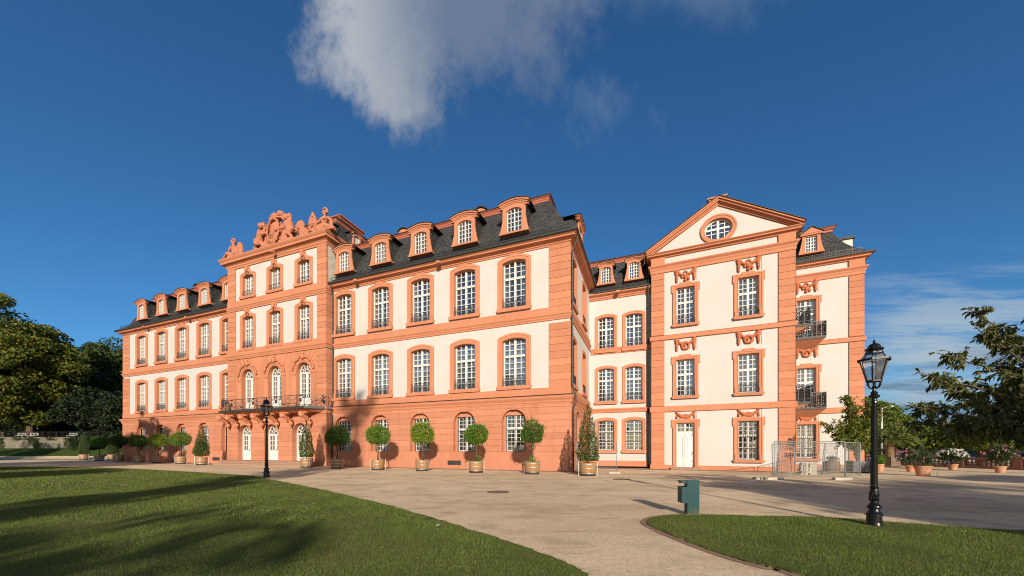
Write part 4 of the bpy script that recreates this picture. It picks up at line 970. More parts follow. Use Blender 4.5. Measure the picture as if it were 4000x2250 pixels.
def strip(name, pts, w, z, m_):
    m = MB(); n = len(pts)
    for i in range(n-1):
        a,b = pts[i],pts[i+1]; t0 = (pts[i+1]-pts[max(i-1,0)]).normalized(); t1 = (pts[min(i+2,n-1)]-pts[i]).normalized()
        n0 = Vector((-t0.y,t0.x)); n1 = Vector((-t1.y,t1.x))
        m.quad((a.x+n0.x*.015,a.y+n0.y*.015,z),(b.x+n1.x*.015,b.y+n1.y*.015,z),(b.x+n1.x*w,b.y+n1.y*w,z),(a.x+n0.x*w,a.y+n0.y*w,z))
    struct(name, m.mesh(name,m_))
strip('lawn_edging', catmull(LAWN_R,14)[0:126], .13, .012, EDGE)
# paved strip along the palace foot
def loc2w(x, y):
    v = PAL.matrix_basis @ Vector((x,y,0)); return (v.x,v.y)
m = MB(); m.sweep([(XL,DEP),(XL,0),(VX0,0),(VX0,AVY-.0),(VX1,AVY),(VX1,0),(0,0),(0,9.3)],[(0,.012),(.95,.012)],caps=False); o = struct('pavement', m.mesh('pavement',PAVE)); o.location = PAL.location; o.rotation_euler = PAL.rotation_euler
m = MB(); m.sweep([(0,3),(0,0),(9.45,0),(9.45,6.5),(15.75,6.5),(15.75,14)],[(0,.02),(1.0,.02)],caps=False); o = struct('pavement', m.mesh('pavement',PAVE))
W_ = PAL.matrix_basis @ (Matrix.Translation((FD.x,FD.y,FD.z)) @ Matrix.Rotation(FD.a,4,'Z') @ Matrix.Scale(FD.k,4)); o.matrix_basis = W_
m = MB()
for i in range(8):
    for j in range(5):
        q = [(.72*(i+a),7.7+.32*(j+b)) for a,b in ((0,0),(1,0),(1,1),(0,1))]; m.add([(*loc2w(*p_),gh(*loc2w(*p_))+.03) for p_ in q],[(0,1,2,3)])
struct('pavement', m.mesh('pavement',PAVE))

# ------------------------------------------------------------------ foliage tools
def fol(name, cols, transl=.25, rough=.6):
    m = bpy.data.materials.new(name); m.use_nodes = True; nt = m.node_tree; N = nt.nodes; L = nt.links
    p = N['Principled BSDF']; p.inputs['Roughness'].default_value = rough; p.inputs['Specular IOR Level'].default_value = .25
    g = N.new('ShaderNodeNewGeometry'); cr = N.new('ShaderNodeValToRGB'); L.new(g.outputs['Random Per Island'], cr.inputs[0])
    e = cr.color_ramp.elements; e[0].color = (*cols[0],1); e[1].color = (*cols[-1],1); e[1].position = .97
    for i,c in enumerate(cols[1:-1]): x = e.new((i+1)/(len(cols)-1)); x.color = (*c,1)
    L.new(cr.outputs[0], p.inputs['Base Color'])
    t = N.new('ShaderNodeBsdfTranslucent'); L.new(cr.outputs[0], t.inputs[0]); mx = N.new('ShaderNodeMixShader'); mx.inputs[0].default_value = transl
    L.new(p.outputs[0], mx.inputs[1]); L.new(t.outputs[0], mx.inputs[2]); L.new(mx.outputs[0], N['Material Output'].inputs[0]); return m
def np_mesh(name, V, nper, faces, m_):
    """V: (N,nper,3) ; faces: list of index tuples within one element (same length)"""
    n = len(V); F = np.array(faces); k = F.shape[1]
    me = bpy.data.meshes.new(name); me.vertices.add(n*nper); me.vertices.foreach_set('co', np.ascontiguousarray(V,dtype=np.float32).ravel())
    idx = (F[None]+np.arange(n)[:,None,None]*nper).ravel().astype(np.int32); nf = n*len(F)
    me.loops.add(len(idx)); me.loops.foreach_set('vertex_index', idx)
    me.polygons.add(nf); me.polygons.foreach_set('loop_start', np.arange(nf,dtype=np.int32)*k); me.polygons.foreach_set('loop_total', np.full(nf,k,dtype=np.int32))
    me.update(calc_edges=True); me.materials.append(m_); return me
def unit(a): return a/np.maximum(np.linalg.norm(a,axis=-1,keepdims=True),1e-9)
def leaf_mesh(name, C, L_, m_, asp=.5, droop=0., out=None, fold=.25, rng=RNG):
    n = len(C); d = rng.normal(size=(n,3)); d[:,2] -= droop
    if out is not None: d += out*1.2
    d = unit(d); s = unit(np.cross(d, rng.normal(size=(n,3)))); nn = np.cross(d,s)
    L_ = (np.asarray(L_)*rng.uniform(.7,1.25,n))[:,None]; W = L_*asp/2
    V = np.stack([C-d*L_*.5, C+d*L_*.5, C-d*L_*.05+s*W+nn*W*fold, C-d*L_*.05-s*W+nn*W*fold],1)
    return np_mesh(name, V, 4, [(0,1,2),(0,3,1)], m_)
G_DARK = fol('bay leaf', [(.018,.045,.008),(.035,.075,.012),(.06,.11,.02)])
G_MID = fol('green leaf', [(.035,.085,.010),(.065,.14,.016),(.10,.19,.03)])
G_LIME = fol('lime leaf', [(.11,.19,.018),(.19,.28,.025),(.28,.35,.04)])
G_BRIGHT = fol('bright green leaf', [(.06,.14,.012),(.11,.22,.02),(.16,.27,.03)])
G_BOX = fol('clipped evergreen leaf', [(.03,.06,.014),(.055,.105,.022),(.09,.15,.035),(.12,.12,.035)])
G_AUT = fol('turning maple leaf', [(.04,.07,.012),(.07,.11,.016),(.11,.14,.02),(.16,.165,.025),(.24,.16,.02)])
G_WOOD = fol('woodland leaf', [(.028,.05,.013),(.05,.08,.02),(.085,.11,.03)])
G_SHADE = fol('shade-darkened leaf', [(.010,.020,.008),(.018,.032,.012),(.030,.048,.018)])  # shade of the left wood put into the leaf colour of understory and shrubs
G_MAG = fol('magnolia leaf', [(.05,.10,.014),(.10,.18,.022),(.18,.25,.035),(.28,.14,.03)])
G_NEAR = fol('bronze green leaf', [(.04,.06,.013),(.075,.10,.025),(.13,.15,.045),(.19,.165,.08)], .3, .45)
G_PLANE = fol('plane tree leaf', [(.065,.105,.014),(.12,.165,.024),(.20,.23,.04)])
BARK = mat('bark', (.12,.085,.06), .9, (6,(.07,.05,.035),.8), (18,.6,.03))
def pts_in(c, rad, n, rng, shell=.5):
    v = unit(rng.normal(size=(n,3))); q = rng.uniform(shell**3,1,n)**(1/3); return np.array(c)+v*q[:,None]*np.array(rad), v
def tree(name, label, loc, H, rad, base, ncl, nleaf, leaf, m_, seed, tr=.3, group=None, clr=.32, shell=.35, mesh_cache={}, key=None, rz=0., scale=1., shape='round'):
    """trunk with limbs running to leaf clumps spread through the crown"""
    if key is None or key not in mesh_cache:
        rng = np.random.default_rng(seed); C = []; O = []; cc = np.array([0,0,(base+H)/2]); rr = np.array([rad,rad,(H-base)/2]); T = MB(); T.smooth = True
        T.tube([(0,0,-.2),(.03*rad,0,base*.6),(0,.02*rad,base+(H-base)*.35),(0,0,base+(H-base)*.8)],[tr*1.25,tr,tr*.7,tr*.15],10)
        cl, vv = pts_in(cc, rr*.82, ncl, rng, shell)
        for i,(c,v) in enumerate(zip(cl,vv)):
            if shape == 'cone':
                f = (c[2]-base)/(H-base); c[:2] *= max(.15,1.15-f)
            r_ = rad*clr*rng.uniform(.65,1.3); p,o = pts_in(c,(r_,r_,r_*.7),int(nleaf*rng.uniform(.6,1.3)),rng,.25); C.append(p); O.append(o)
            if i%2 == 0:
                z0 = base*.8+(c[2]-base)*.45; z0 = max(z0,base*.5); mid = (c[0]*.5,c[1]*.5,(z0+c[2])/2+.05*H*rng.uniform(-.5,1)); T.tube([(0,0,z0),mid,tuple(c)],[tr*.35,tr*.22,tr*.06],5,False)
        C = np.concatenate(C); O = np.concatenate(O); me = (T.mesh('trunk',BARK), leaf_mesh('crown',C,leaf,m_,.62,.3,O*.4,rng=rng))
        if key is not None: mesh_cache[key] = me
    else: me = mesh_cache[key]
    t = thing(name,label,'tree',(*loc,gh(*loc)) if len(loc) == 2 else loc,rz,group); t.scale = (scale,)*3
    ob('trunk',me[0],t); ob('crown',me[1],t); return t

# ------------------------------------------------------------------ potted trees along the front
OAK = mat('oiled oak stave', (.37,.19,.07), .6, [(1.4,(.27,.13,.05),.8),(12,(.43,.25,.11),.5)], (30,.3,.006), .3)
OAKG = mat('weathered oak stave', (.30,.24,.17), .8, [(2,(.22,.16,.10),.8)], (30,.3,.006), .2)
HOOP = mat('galvanised hoop', (.42,.42,.40), .45, (9,(.30,.30,.29),.6), spec=.6, metal=.6)
SOIL = mat('potting soil', (.05,.035,.022), .95)
def tub_meshes():
    m = MB(); n = 22; ro, rb, h = .52,.455,.80
    for k in range(n):
        a0,a1 = 2*PI*(k+.04)/n, 2*PI*(k+.96)/n
        def q(r,z): return [(r*math.cos(a),r*math.sin(a),z) for a in (a0,a1)]
        A,B_,C_,D_ = q(rb,.06),q(ro,h),q(ro-.04,h),q(rb-.04,.06)
        m.add(A+B_+C_+D_,[(0,1,3,2),(2,3,5,4),(4,5,7,6),(0,2,4,6),(1,7,5,3)])
    tub = m.mesh('tub',OAK); m = MB()
    for z in (.16,.46,.70):
        r = rb+(ro-rb)*(z-.06)/(h-.06); m.lathe([(r+.004,z-.028),(r+.012,z-.028),(r+.013,z+.028),(r+.005,z+.028)],28)
    for s in (-1,1): m.bar((s*.555,-.06,.0),(s*.555,-.06,.86),.03); m.bar((s*.50,-.06,.70),(s*.60,-.06,.70),.04); m.bar((s*.555,-.06,.78),(s*.555,.14,.84),.022)
    hoop = m.mesh('hoop',HOOP); m = MB(); m.lathe([(.46,.0),(.49,.72)],22); soil = m.mesh('soil',SOIL)
    m = MB()
    for s in (-1,1): m.box(-.35,.35,s*.25-.05,s*.25+.05,0,.06)
    return tub,hoop,soil,m.mesh('bearer',OAKG)
TUB = tub_meshes()
def tub_thing(label, loc, cat, rz, group):
    t = thing('potted_tree',label,cat,(*loc,gh(*loc)),rz,group); 
    u = ob('tub',TUB[0],t); ob('hoop',TUB[1],u); ob('soil',TUB[2],u); ob('bearer',TUB[3],u); return t
def ball_tree(label, loc, m_, r=.87, top=3.5, seed=1, bump=.2, n=3600, sprig=False, flat=.95, leaf=.105):
    rng = np.random.default_rng(seed); t = tub_thing(label,loc,'potted tree',rng.uniform(-.5,.5),'potted trees along the palace front')
    zc = top-r*flat; T = MB(); T.smooth = True; T.tube([(0,0,.65),(.02,.01,1.2),(-.01,0,zc-.3*r),(0,0,zc)],[.065,.05,.045,.03],8)
    for k in range(9):
        v = unit(rng.normal(size=3)); T.tube([(0,0,zc-.35*r),tuple(np.array([0,0,zc])+v*r*.7)],[.022,.006],5,False)
    ob('trunk',T.mesh('trunk',BARK),t)
    v = unit(rng.normal(size=(n,3))); lob = np.zeros(n)
    for k in range(24):
        d = unit(rng.normal(size=3)); lob += np.maximum(0,(v@d)-.80)*rng.uniform(-1.2,1.6)
    q = r*(1+(bump+.06)*lob*2.5)*np.where(rng.uniform(size=n) < .06,rng.uniform(1.0,1.18,n),rng.uniform(.76,1.04,n)); C = v*q[:,None]; C[:,2] *= flat; C[:,2] = np.where(C[:,2] < -.62*r, -.62*r+rng.normal(size=n)*.06, C[:,2]); C[:,2] += zc
    inner = rng.normal(size=(n//3,3))*r*.38+np.array([0,0,zc]); C = np.concatenate([C,inner]); O = np.concatenate([v,unit(inner-np.array([0,0,zc]))])
    if sprig:
        s = []; 
        for k in range(16):
            b = unit(rng.normal(size=3)+np.array([0,0,1.1]))*r*.95; 
            for j in range(9): s.append(b*(1+.035*j)+np.array([0,0,zc+.03*j])+rng.normal(size=3)*.03)
        C = np.concatenate([C,np.array(s)]); O = np.concatenate([O,np.zeros((len(s),3))])
    ob('crown',leaf_mesh('crown',C,leaf,m_,.5,0,O*.8,rng=rng),t); return t
def cone_tree(label, loc, top=3.8, r=.57, seed=1, n=4200, rag=.08):
    rng = np.random.default_rng(seed); t = tub_thing(label,loc,'potted tree',rng.uniform(-.5,.5),'potted trees along the palace front')
    T = MB(); T.smooth = True; T.tube([(0,0,.6),(0,0,top*.5),(0,0,top*.95)],[.05,.035,.008],6); ob('trunk',T.mesh('trunk',BARK),t)
    z = .92+(top-.92)*(1-np.sqrt(rng.uniform(0.0,1,n))*1.0); f = (z-.92)/(top-.92); prof = r*np.power(np.clip(1-f,0,1),.62)*np.clip(.72+2.2*f,0,1)+.05
    a = rng.uniform(0,2*PI,n); wob = 1+rag*np.sin(3*a+z*5+seed)+rag*np.sin(7*a-z*9)
    q = prof*wob*np.where(rng.uniform(size=n) < .25, rng.uniform(.2,.8,n), rng.uniform(.84,1.06,n))
    C = np.stack([q*np.cos(a),q*np.sin(a),z],1); O = unit(np.stack([np.cos(a),np.sin(a),.5+0*a],1))
    ex = np.stack([rng.normal(size=60)*.04,rng.normal(size=60)*.04,top-.15+rng.uniform(0,.3,60)],1); C = np.concatenate([C,ex]); O = np.concatenate([O,np.tile([[0,0,1.]],(60,1))])
    ob('crown',leaf_mesh('crown',C,.10,G_BOX,.5,0,O*.8,rng=rng),t); return t
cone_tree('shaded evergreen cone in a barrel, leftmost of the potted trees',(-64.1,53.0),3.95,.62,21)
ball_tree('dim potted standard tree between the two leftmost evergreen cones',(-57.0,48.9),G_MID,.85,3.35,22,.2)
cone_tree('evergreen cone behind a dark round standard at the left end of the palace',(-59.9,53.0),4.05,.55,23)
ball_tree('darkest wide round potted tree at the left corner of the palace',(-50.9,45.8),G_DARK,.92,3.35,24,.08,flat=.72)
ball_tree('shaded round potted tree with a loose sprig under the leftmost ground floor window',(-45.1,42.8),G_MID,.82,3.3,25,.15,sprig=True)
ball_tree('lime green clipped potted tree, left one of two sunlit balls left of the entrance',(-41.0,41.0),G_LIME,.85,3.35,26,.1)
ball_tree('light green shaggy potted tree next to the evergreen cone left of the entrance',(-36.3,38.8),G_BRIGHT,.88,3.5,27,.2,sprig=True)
cone_tree('evergreen cone in a barrel just left of the entrance doors and balcony',(-31.64,36.1),3.8,.62,28,rag=.12)
cone_tree('evergreen cone in a barrel in front of the right entrance door',(-17.96,30.96),3.85,.56,29)
ball_tree('dense dark green potted ball beside the downpipe right of the balcony',(-14.55,29.45),G_MID,.90,3.42,30,.06,4200,flat=.88)
ball_tree('mid green potted ball with a peaked top, second right of the balcony',(-10.5,27.7),G_BRIGHT,.87,3.5,31,.1,4200)
ball_tree('yellowish green potted tree with a pointed leafy top',(-6.68,26.4),G_LIME,.80,3.5,32,.28,4200,True,1.0,.12)
ball_tree('bright green potted ball with sprouts in its barrel, beside the dark vent',(-2.47,24.4),G_BRIGHT,.80,3.35,33,.15,4200)
ball_tree('loose dark green potted tree before the last ground floor window',(1.33,23.15),G_MID,.80,3.4,34,.30,3600,True)
cone_tree('tallest evergreen cone in a barrel at the inner corner of the palace',(4.65,21.7),4.25,.62,35,5200,.12)
rr = np.random.default_rng(3)
for t,(x,y) in ((None,(-2.47,24.4)),(None,(1.33,23.15))):
    c = np.array([.12,-.2,.92])+rr.normal(size=(160,3))*np.array([.16,.12,.14])
    for o in bpy.data.objects:
        if o.name.startswith('potted_tree') and abs(o.location.x-x) < .01: ob('foliage',leaf_mesh('foliage',c,.1,G_BRIGHT,.5,rng=rr),o)

# ------------------------------------------------------------------ street lamps, bin, manholes, fence
BULB = mat('milky bulb', (.80,.76,.62), .3)
def lamp_meshes():
    m = MB(); m.smooth = False
    m.lathe([(.215,0),(.205,.05),(.185,.10),(.172,.235),(.21,.245),(.205,.275),(.15,.33),(.125,.39),(.165,.40),(.175,.425),(.165,.46),(.12,.49),(.085,.53),(.078,.56),(.098,.62),(.112,.70),(.10,.78),(.085,.82),(.105,.83),(.108,.86),(.085,.875),(.082,.92),(.078,1.2)],24)
    for k in range(24):  # acanthus relief on the vase
        a = 2*PI*k/12; z = .60+.10*(k//12); m.ball((.10*math.cos(a+.26*(k//12)),.10*math.sin(a+.26*(k//12)),z),(.022,.022,.055))
    for k in range(12): a = 2*PI*k/12; m.bar((.076*math.cos(a),.076*math.sin(a),.92),(.056*math.cos(a),.056*math.sin(a),2.62),.012)
    base = MB()
    post = m; post.lathe([(.078,1.15),(.055,2.64),(.065,2.66),(.085,2.68),(.08,2.71),(.062,2.73),(.06,2.77),(.125,2.80),(.13,2.83),(.075,2.87),(.085,2.90),(.05,2.93),(.035,2.99),(.05,3.02),(.03,3.06),(.03,3.12)],20)
    for k in range(6):
        a = 2*PI*k/6+PI/6; c,s = math.cos(a),math.sin(a); m.tube([(.04*c,.04*s,2.99),(.11*c,.11*s,3.01),(.15*c,.15*s,3.07),(.16*c,.16*s,3.14)],.014,6)
    fr = MB(); n = 6; a0 = PI/6
    def hx(r,z): return [(r*math.cos(a0+2*PI*k/n),r*math.sin(a0+2*PI*k/n),z) for k in range(n)]
    B0,T0_,R1,R2 = hx(.175,3.15),hx(.335,3.60),hx(.37,3.605),hx(.20,3.76)
    for k in range(n):
        j = (k+1)%n
        fr.bar(B0[k],T0_[k],.024); fr.bar(B0[k],B0[j],.035); fr.bar(R1[k],R1[j],.045); fr.bar(T0_[k],R2[k],.02); fr.bar(R2[k],R2[j],.03)
        for q in range(7): p = Vector(R1[k]).lerp(Vector(R1[j]),q/7); fr.ball(p+Vector((0,0,-.012)),.024)
    fr.lathe([(.20,3.76),(.185,3.80),(.215,3.83),(.22,3.85),(.16,3.86),(.15,3.90),(.11,3.945),(.05,3.965),(.02,3.975),(.035,3.99),(.035,4.01),(.015,4.03),(.012,4.05)],12)
    gl = MB()
    for k in range(n): j = (k+1)%n; gl.quad(B0[k],B0[j],T0_[j],T0_[k]); gl.quad(T0_[k],T0_[j],R2[j],R2[k])
    bu = MB(); bu.smooth = True
    for x in (-.06,.07): bu.lathe([(.022,3.24),(.03,3.30),(.034,3.42),(.02,3.46)],10,(x,0,0)); 
    st = MB()
    for x in (-.06,.07): st.tube([(0,0,3.15),(x,0,3.18),(x,0,3.25)],.014,6)
    return [('post',post.mesh('post',CAST)),('lantern_frame',fr.mesh('lantern_frame',CAST)),('lantern_glass',gl.mesh('lantern_glass',LGLASS)),('bulb',bu.mesh('bulb',BULB)),('bulb_holder',st.mesh('bulb_holder',CAST))]
LM = lamp_meshes()
for loc,s,lab in (((7.69,7.52),.98,'large near black cast iron street lamp standing on the right lawn'),((-14.1,20.34),1.13,'distant black cast iron street lamp at the edge of the big lawn before the balcony')):
    t = thing('street_lamp',lab,'street lamp',(*loc,.0),.12,'old fashioned street lamps'); t.scale = (s*.72,s*.72,s)
    f = None
    for n_,mm in LM:
        if n_ in ('bulb','bulb_holder','lantern_glass'): ob(n_,mm,f)
        else: f = ob(n_,mm,t)
# text relief on the lamp foot is too small to read: left as a cast panel
BINM = mat('dark teal enamel', (.014,.058,.060), .4, [(3,(.019,.068,.07),.6),(30,(.010,.044,.047),.4)], spec=.25, fn=None)
def mud_fn(nt, p, tc):
    N = nt.nodes; L = nt.links; sp = N.new('ShaderNodeSeparateXYZ'); L.new(tc.outputs['Object'], sp.inputs[0])
    mp = N.new('ShaderNodeMapping'); mp.inputs['Scale'].default_value = (14,14,3); L.new(tc.outputs['Object'], mp.inputs[0])
    nz = N.new('ShaderNodeTexNoise'); nz.inputs['Scale'].default_value = 1.5; nz.inputs['Detail'].default_value = 6; L.new(mp.outputs[0], nz.inputs['Vector'])
    ml = N.new('ShaderNodeMath'); ml.operation = 'MULTIPLY_ADD'; ml.inputs[1].default_value = -1.6; ml.inputs[2].default_value = .98; L.new(sp.outputs[2], ml.inputs[0])
    ad = N.new('ShaderNodeMath'); ad.operation = 'MULTIPLY'; L.new(nz.outputs['Fac'], ad.inputs[0]); L.new(ml.outputs[0], ad.inputs[1])
    cr = N.new('ShaderNodeMapRange'); cr.inputs[1].default_value = .34; cr.inputs[2].default_value = .46; cr.inputs[4].default_value = .8; L.new(ad.outputs[0], cr.inputs[0])
    mx = N.new('ShaderNodeMix'); mx.data_type = 'RGBA'; L.new(cr.outputs[0], mx.inputs[0]); src = p.inputs['Base Color'].links[0].from_socket; L.new(src, mx.inputs[6]); mx.inputs[7].default_value = (.09,.075,.035,1); L.new(mx.outputs[2], p.inputs['Base Color'])
BINF = mat('dark teal enamel with splashed mud', (.014,.058,.060), .4, [(3,(.019,.068,.07),.6)], spec=.25, fn=mud_fn)
CONC = mat('concrete', (.42,.38,.31), .9, [(3,(.33,.30,.24),.8),(20,(.48,.44,.36),.5)], (40,.4,.01))
bt = thing('litter_bin','dark teal litter bin post with a hung bucket at the tip of the right lawn','litter bin',(4.47,8.80,0),-.05)
def rbox(m, x0,x1,y0,y1,z0,z1,r=.025):
    P4 = []
    for cx,cy,a in ((x1-r,y1-r,0),(x0+r,y1-r,90),(x0+r,y0+r,180),(x1-r,y0+r,270)):
        for k in range(4): q = R(a+30*k); P4.append((cx+r*math.cos(q),cy+r*math.sin(q)))
    n = len(P4); return m.add([(x,y,z) for z in (z0,z1) for x,y in P4],[tuple(range(n-1,-1,-1)),tuple(range(n,2*n))]+[(i,(i+1)%n,n+(i+1)%n,n+i) for i in range(n)])
m = MB(); rbox(m,-.155,.15,-.09,.09,.03,.876); m.box(-.295,-.155,-.085,.085,.80,.868); ob('post',m.mesh('post',BINF),bt)
m = MB(); m.add([(x,y,z) for z in (.315,.715) for x,y in ((-.295,-.13),(-.158,-.13),(-.158,.13),(-.295,.13))],[(0,3,2,1),(0,1,5,4),(1,2,6,5),(2,3,7,6),(3,0,4,7)]); m.box(-.29,-.165,-.125,.125,.34,.35); ob('bucket',m.mesh('bucket',BINM),bt)
m = MB(); m.ball((-.158,-.10,.62),.012); m.ball((-.158,-.05,.40),.012); ob('bolt',m.mesh('bolt',HOOP),bt)
m = MB(); m.box(-.17,.165,-.105,.105,-.05,.035); ob('footing',m.mesh('footing',CONC),bt)
MHC = mat('rusty iron cover', (.16,.115,.085), .7, (12,(.10,.075,.06),.8), (60,.5,.01))
for loc,r_,lab in (((-.53,13.47),.42,'round iron manhole cover in the open gravel below the potted trees'),((5.9,19.1),.46,'round iron manhole cover in the gravel near the tallest potted cone')):
    m = MB(); m.lathe([(r_,-.05),(r_,.014),(r_*.9,.016),(r_*.88,.008),(r_*.8,.010),(0.01,.014)],28)
    for k in range(10): a = 2*PI*k/10; m.box(r_*.5*math.cos(a)-.03,r_*.5*math.cos(a)+.03,r_*.5*math.sin(a)-.03,r_*.5*math.sin(a)+.03,.01,.02)
    thing('manhole_cover',lab,'manhole cover',(*loc,0),0,None,m.mesh('manhole_cover',MHC))
GALV = mat('galvanised tube', (.24,.25,.245), .5, (6,(.16,.17,.165),.6), spec=.4)
def panel(label, p0, p1, h=2.0, lean=0., z0=.12):
    a = Vector((p0[0],p0[1])); b = Vector((p1[0],p1[1])); Ln = (b-a).length; ang = math.atan2((b-a).y,(b-a).x)
    t = thing('mesh_fence_panel',label,'fence panel',(a.x,a.y,gh(a.x,a.y)),ang,'temporary mesh fence panels'); t.rotation_euler.x = lean
    m = MB(); m.smooth = True; m.tube([(0,0,z0-.1),(0,0,h+z0)],.024,8); m.tube([(Ln,0,z0-.1),(Ln,0,h+z0)],.024,8); m.tube([(0,0,h+z0),(Ln,0,h+z0)],.022,8); m.tube([(0,0,z0),(Ln,0,z0)],.022,8); ob('frame',m.mesh('frame',GALV),t)
    m = MB(); n = max(6,int(Ln/.115)); r = random.Random(int(Ln*100))
    for i in range(1,n): x = Ln*i/n; m.bar((x,0,z0),(x+r.uniform(-.02,.02),0,h+z0),.0085)
    for k in range(1,9): z = z0+h*k/9; m.bar((0,0,z),(Ln,0,z),.0085)
    ob('wire_mesh',m.mesh('wire_mesh',GALV),t)
panel('front mesh fence panel standing across the corner of the pediment wing',(15.38,20.76),(19.11,20.34),1.95)
panel('short mesh fence panel turning back at the right end of the enclosure',(19.2,20.38),(20.9,21.25),1.9)
panel('mesh fence panel swung open inside the enclosure behind the front panel',(15.45,20.95),(17.0,21.25),1.82,-.04)
panel('leaning mesh fence panel behind the stacked concrete blocks',(17.3,23.2),(20.5,23.45),1.95,.10)
panel('leaning mesh fence panel at the rear right of the enclosure',(20.62,23.5),(22.4,24.55),1.95,.08)
panel('tilted mesh fence panel behind the tallest potted cone in the inner corner',(5.0,27.5),(7.9,26.75),2.1,-.05)
def block(label, x, y, z, rz=0., sx=.62, group=None):
    m = MB(); rbox(m,-sx/2,sx/2,-.11,.11,0,.13,.03); m.box(-.08,.08,-.115,.115,.04,.09)
    thing('concrete_block',label,'concrete block',(x,y,z+gh(x,y)),rz,group,m.mesh('concrete_block',CONC))
block('concrete fence foot on the gravel before the left end of the front fence panel',13.95,18.9,0,.05,1.0,'concrete fence feet'); block('small separate concrete fence foot left of the front fence panel',13.15,18.95,0,.05,.45,'concrete fence feet')
block('long concrete fence foot under the right end of the front fence panel',17.5,18.75,0,.02,.95,'concrete fence feet'); block('concrete fence foot under the tilted panel in the inner corner',7.1,24.6,0,.05,.85,'concrete fence feet')
r = random.Random(8)
for k,lay in enumerate(('bottom','second','third','fourth','fifth','top')):
    for s,side in ((-1,'left'),(1,'right')): block('concrete block in the %s layer, %s half, of the stack behind the fence'%(lay,side),19.15+s*.25+r.uniform(-.04,.04),22.9+r.uniform(-.03,.03),k*.132,r.uniform(-.05,.05),.47,'concrete blocks stacked behind the fence')
# ------------------------------------------------------------------ garden to the right
TERRA = mat('terracotta', (.50,.23,.125), .85, [(2.5,(.42,.18,.09),.7),(6,(.56,.34,.22),.6)], (25,.3,.008))
TIMB = mat('grey timber planter', (.17,.175,.18), .7, (3,(.12,.125,.13),.8))
TIMBB = mat('brown timber planter', (.19,.14,.10), .8, [(2,(.12,.09,.065),.8)], (14,.4,.01))
def pot(t, r1, r0, h):
    m = MB(); m.smooth = True; m.lathe([(r0,0),(r0*1.02,.02),(r1*.93,h*.78),(r1*.94,h*.8),(r1,h*.82),(r1*1.02,h),(r1*.9,h),(r1*.86,h*.9),(.02,h*.88)],24); ob('pot',m.mesh('pot',TERRA),t)
def bush(t, c, rad, n, leaf, m_, seed, asp=.3, shell=.25, stems=8, z0=.35, flowers=None):
    rng = np.random.default_rng(seed); cl,_ = pts_in(c,np.array(rad)*.72,26,rng,.5); P_,O_ = [],[]
    for q in cl:
        p,o = pts_in(q,np.array(rad)*.40*rng.uniform(.7,1.25),n//26,rng,.2); P_.append(p); O_.append(o)
    C = np.concatenate(P_); O = np.concatenate(O_); O[:,2] += .35
    ob('foliage',leaf_mesh('foliage',C,leaf,m_,asp,0,O,rng=rng),t); m = MB(); m.smooth = True
    for q in cl[:stems]: m.tube([(0,0,z0),(q[0]*.4,q[1]*.4,(z0+q[2])*.5),tuple(q)],[.025,.018,.007],5)
    ob('stem',m.mesh('stem',BARK),t)
    if flowers:
        v = unit(rng.normal(size=(flowers[0],3))); v[:,2] = np.abs(v[:,2])*1.0-.12; F = np.array(c)+v*np.array(rad)*rng.uniform(.86,1.08,flowers[0])[:,None]; F = np.repeat(F,5,0)+rng.normal(size=(flowers[0]*5,3))*.035
        ob('blossom',leaf_mesh('blossom',F,.075,flowers[1],.9,rng=rng),t)
G_OLE = fol('oleander leaf', [(.04,.065,.02),(.065,.095,.03),(.09,.115,.045)])
WBLO = fol('white blossom', [(.70,.68,.60),(.80,.78,.72)],.1); PBLO = fol('pink blossom', [(.55,.18,.22),(.68,.30,.33),(.60,.22,.28)],.1)
t = thing('potted_oleander','white flowering oleander in a terracotta pot between the palm and the river','potted oleander',(34.1,27.4,0),0,'flowering oleanders in pots'); pot(t,.29,.19,.46); bush(t,(0,0,1.12),(.80,.80,.60),3800,.14,G_OLE,51,flowers=(100,WBLO))
t = thing('potted_oleander','pink flowering oleander in a terracotta pot at the right edge by the balustrade','potted oleander',(33.5,24.3,0),0,'flowering oleanders in pots'); pot(t,.29,.19,.46); bush(t,(.1,0,1.24),(.84,.80,.72),3200,.16,G_OLE,52,flowers=(38,PBLO))
t = thing('potted_oleander','pink oleander half hidden behind the yucca pot','potted oleander',(28.6,25.4,0),0,'flowering oleanders in pots'); pot(t,.28,.19,.46); bush(t,(0,0,1.05),(.7,.7,.6),1800,.15,G_OLE,53,flowers=(40,PBLO))
t = thing('potted_oleander','pink oleander flowering behind the palm trunk','potted oleander',(36.6,34.6,0),0,'flowering oleanders in pots'); pot(t,.28,.19,.46); bush(t,(0,0,1.2),(1.1,.8,.6),1800,.15,G_OLE,54,flowers=(70,PBLO))
# yucca
def blades(name, heads, n, Ln, w, m_, seed, up=.55, sag=1.0):
    rng = np.random.default_rng(seed); V = []
    for h in heads:
        for k in range(n):
            a = rng.uniform(0,2*PI); e = rng.uniform(-.15,1.45); L_ = Ln*rng.uniform(.7,1.15); d = np.array([math.cos(a)*math.cos(e),math.sin(a)*math.cos(e),math.sin(e)]); s = np.array([-math.sin(a),math.cos(a),0])
            p = np.array(h,float); g = sag*rng.uniform(.4,1.2)*max(0,math.cos(e)); pr = []
            for q in range(6):
                ww = w*(1-q/5.3)*.5*(1 if q else .7); pr += [p+s*ww, p-s*ww]; dd = d.copy(); dd[2] -= g*(q/5)**1.3*1.7; p = p+unit(dd)*L_/5
            V.append(pr)
    return np_mesh(name,np.array(V),12,[(2*i,2*i+1,2*i+3,2*i+2) for i in range(5)],m_)
G_YUC = fol('yucca blade', [(.05,.085,.035),(.08,.12,.05),(.11,.145,.07)],.15)
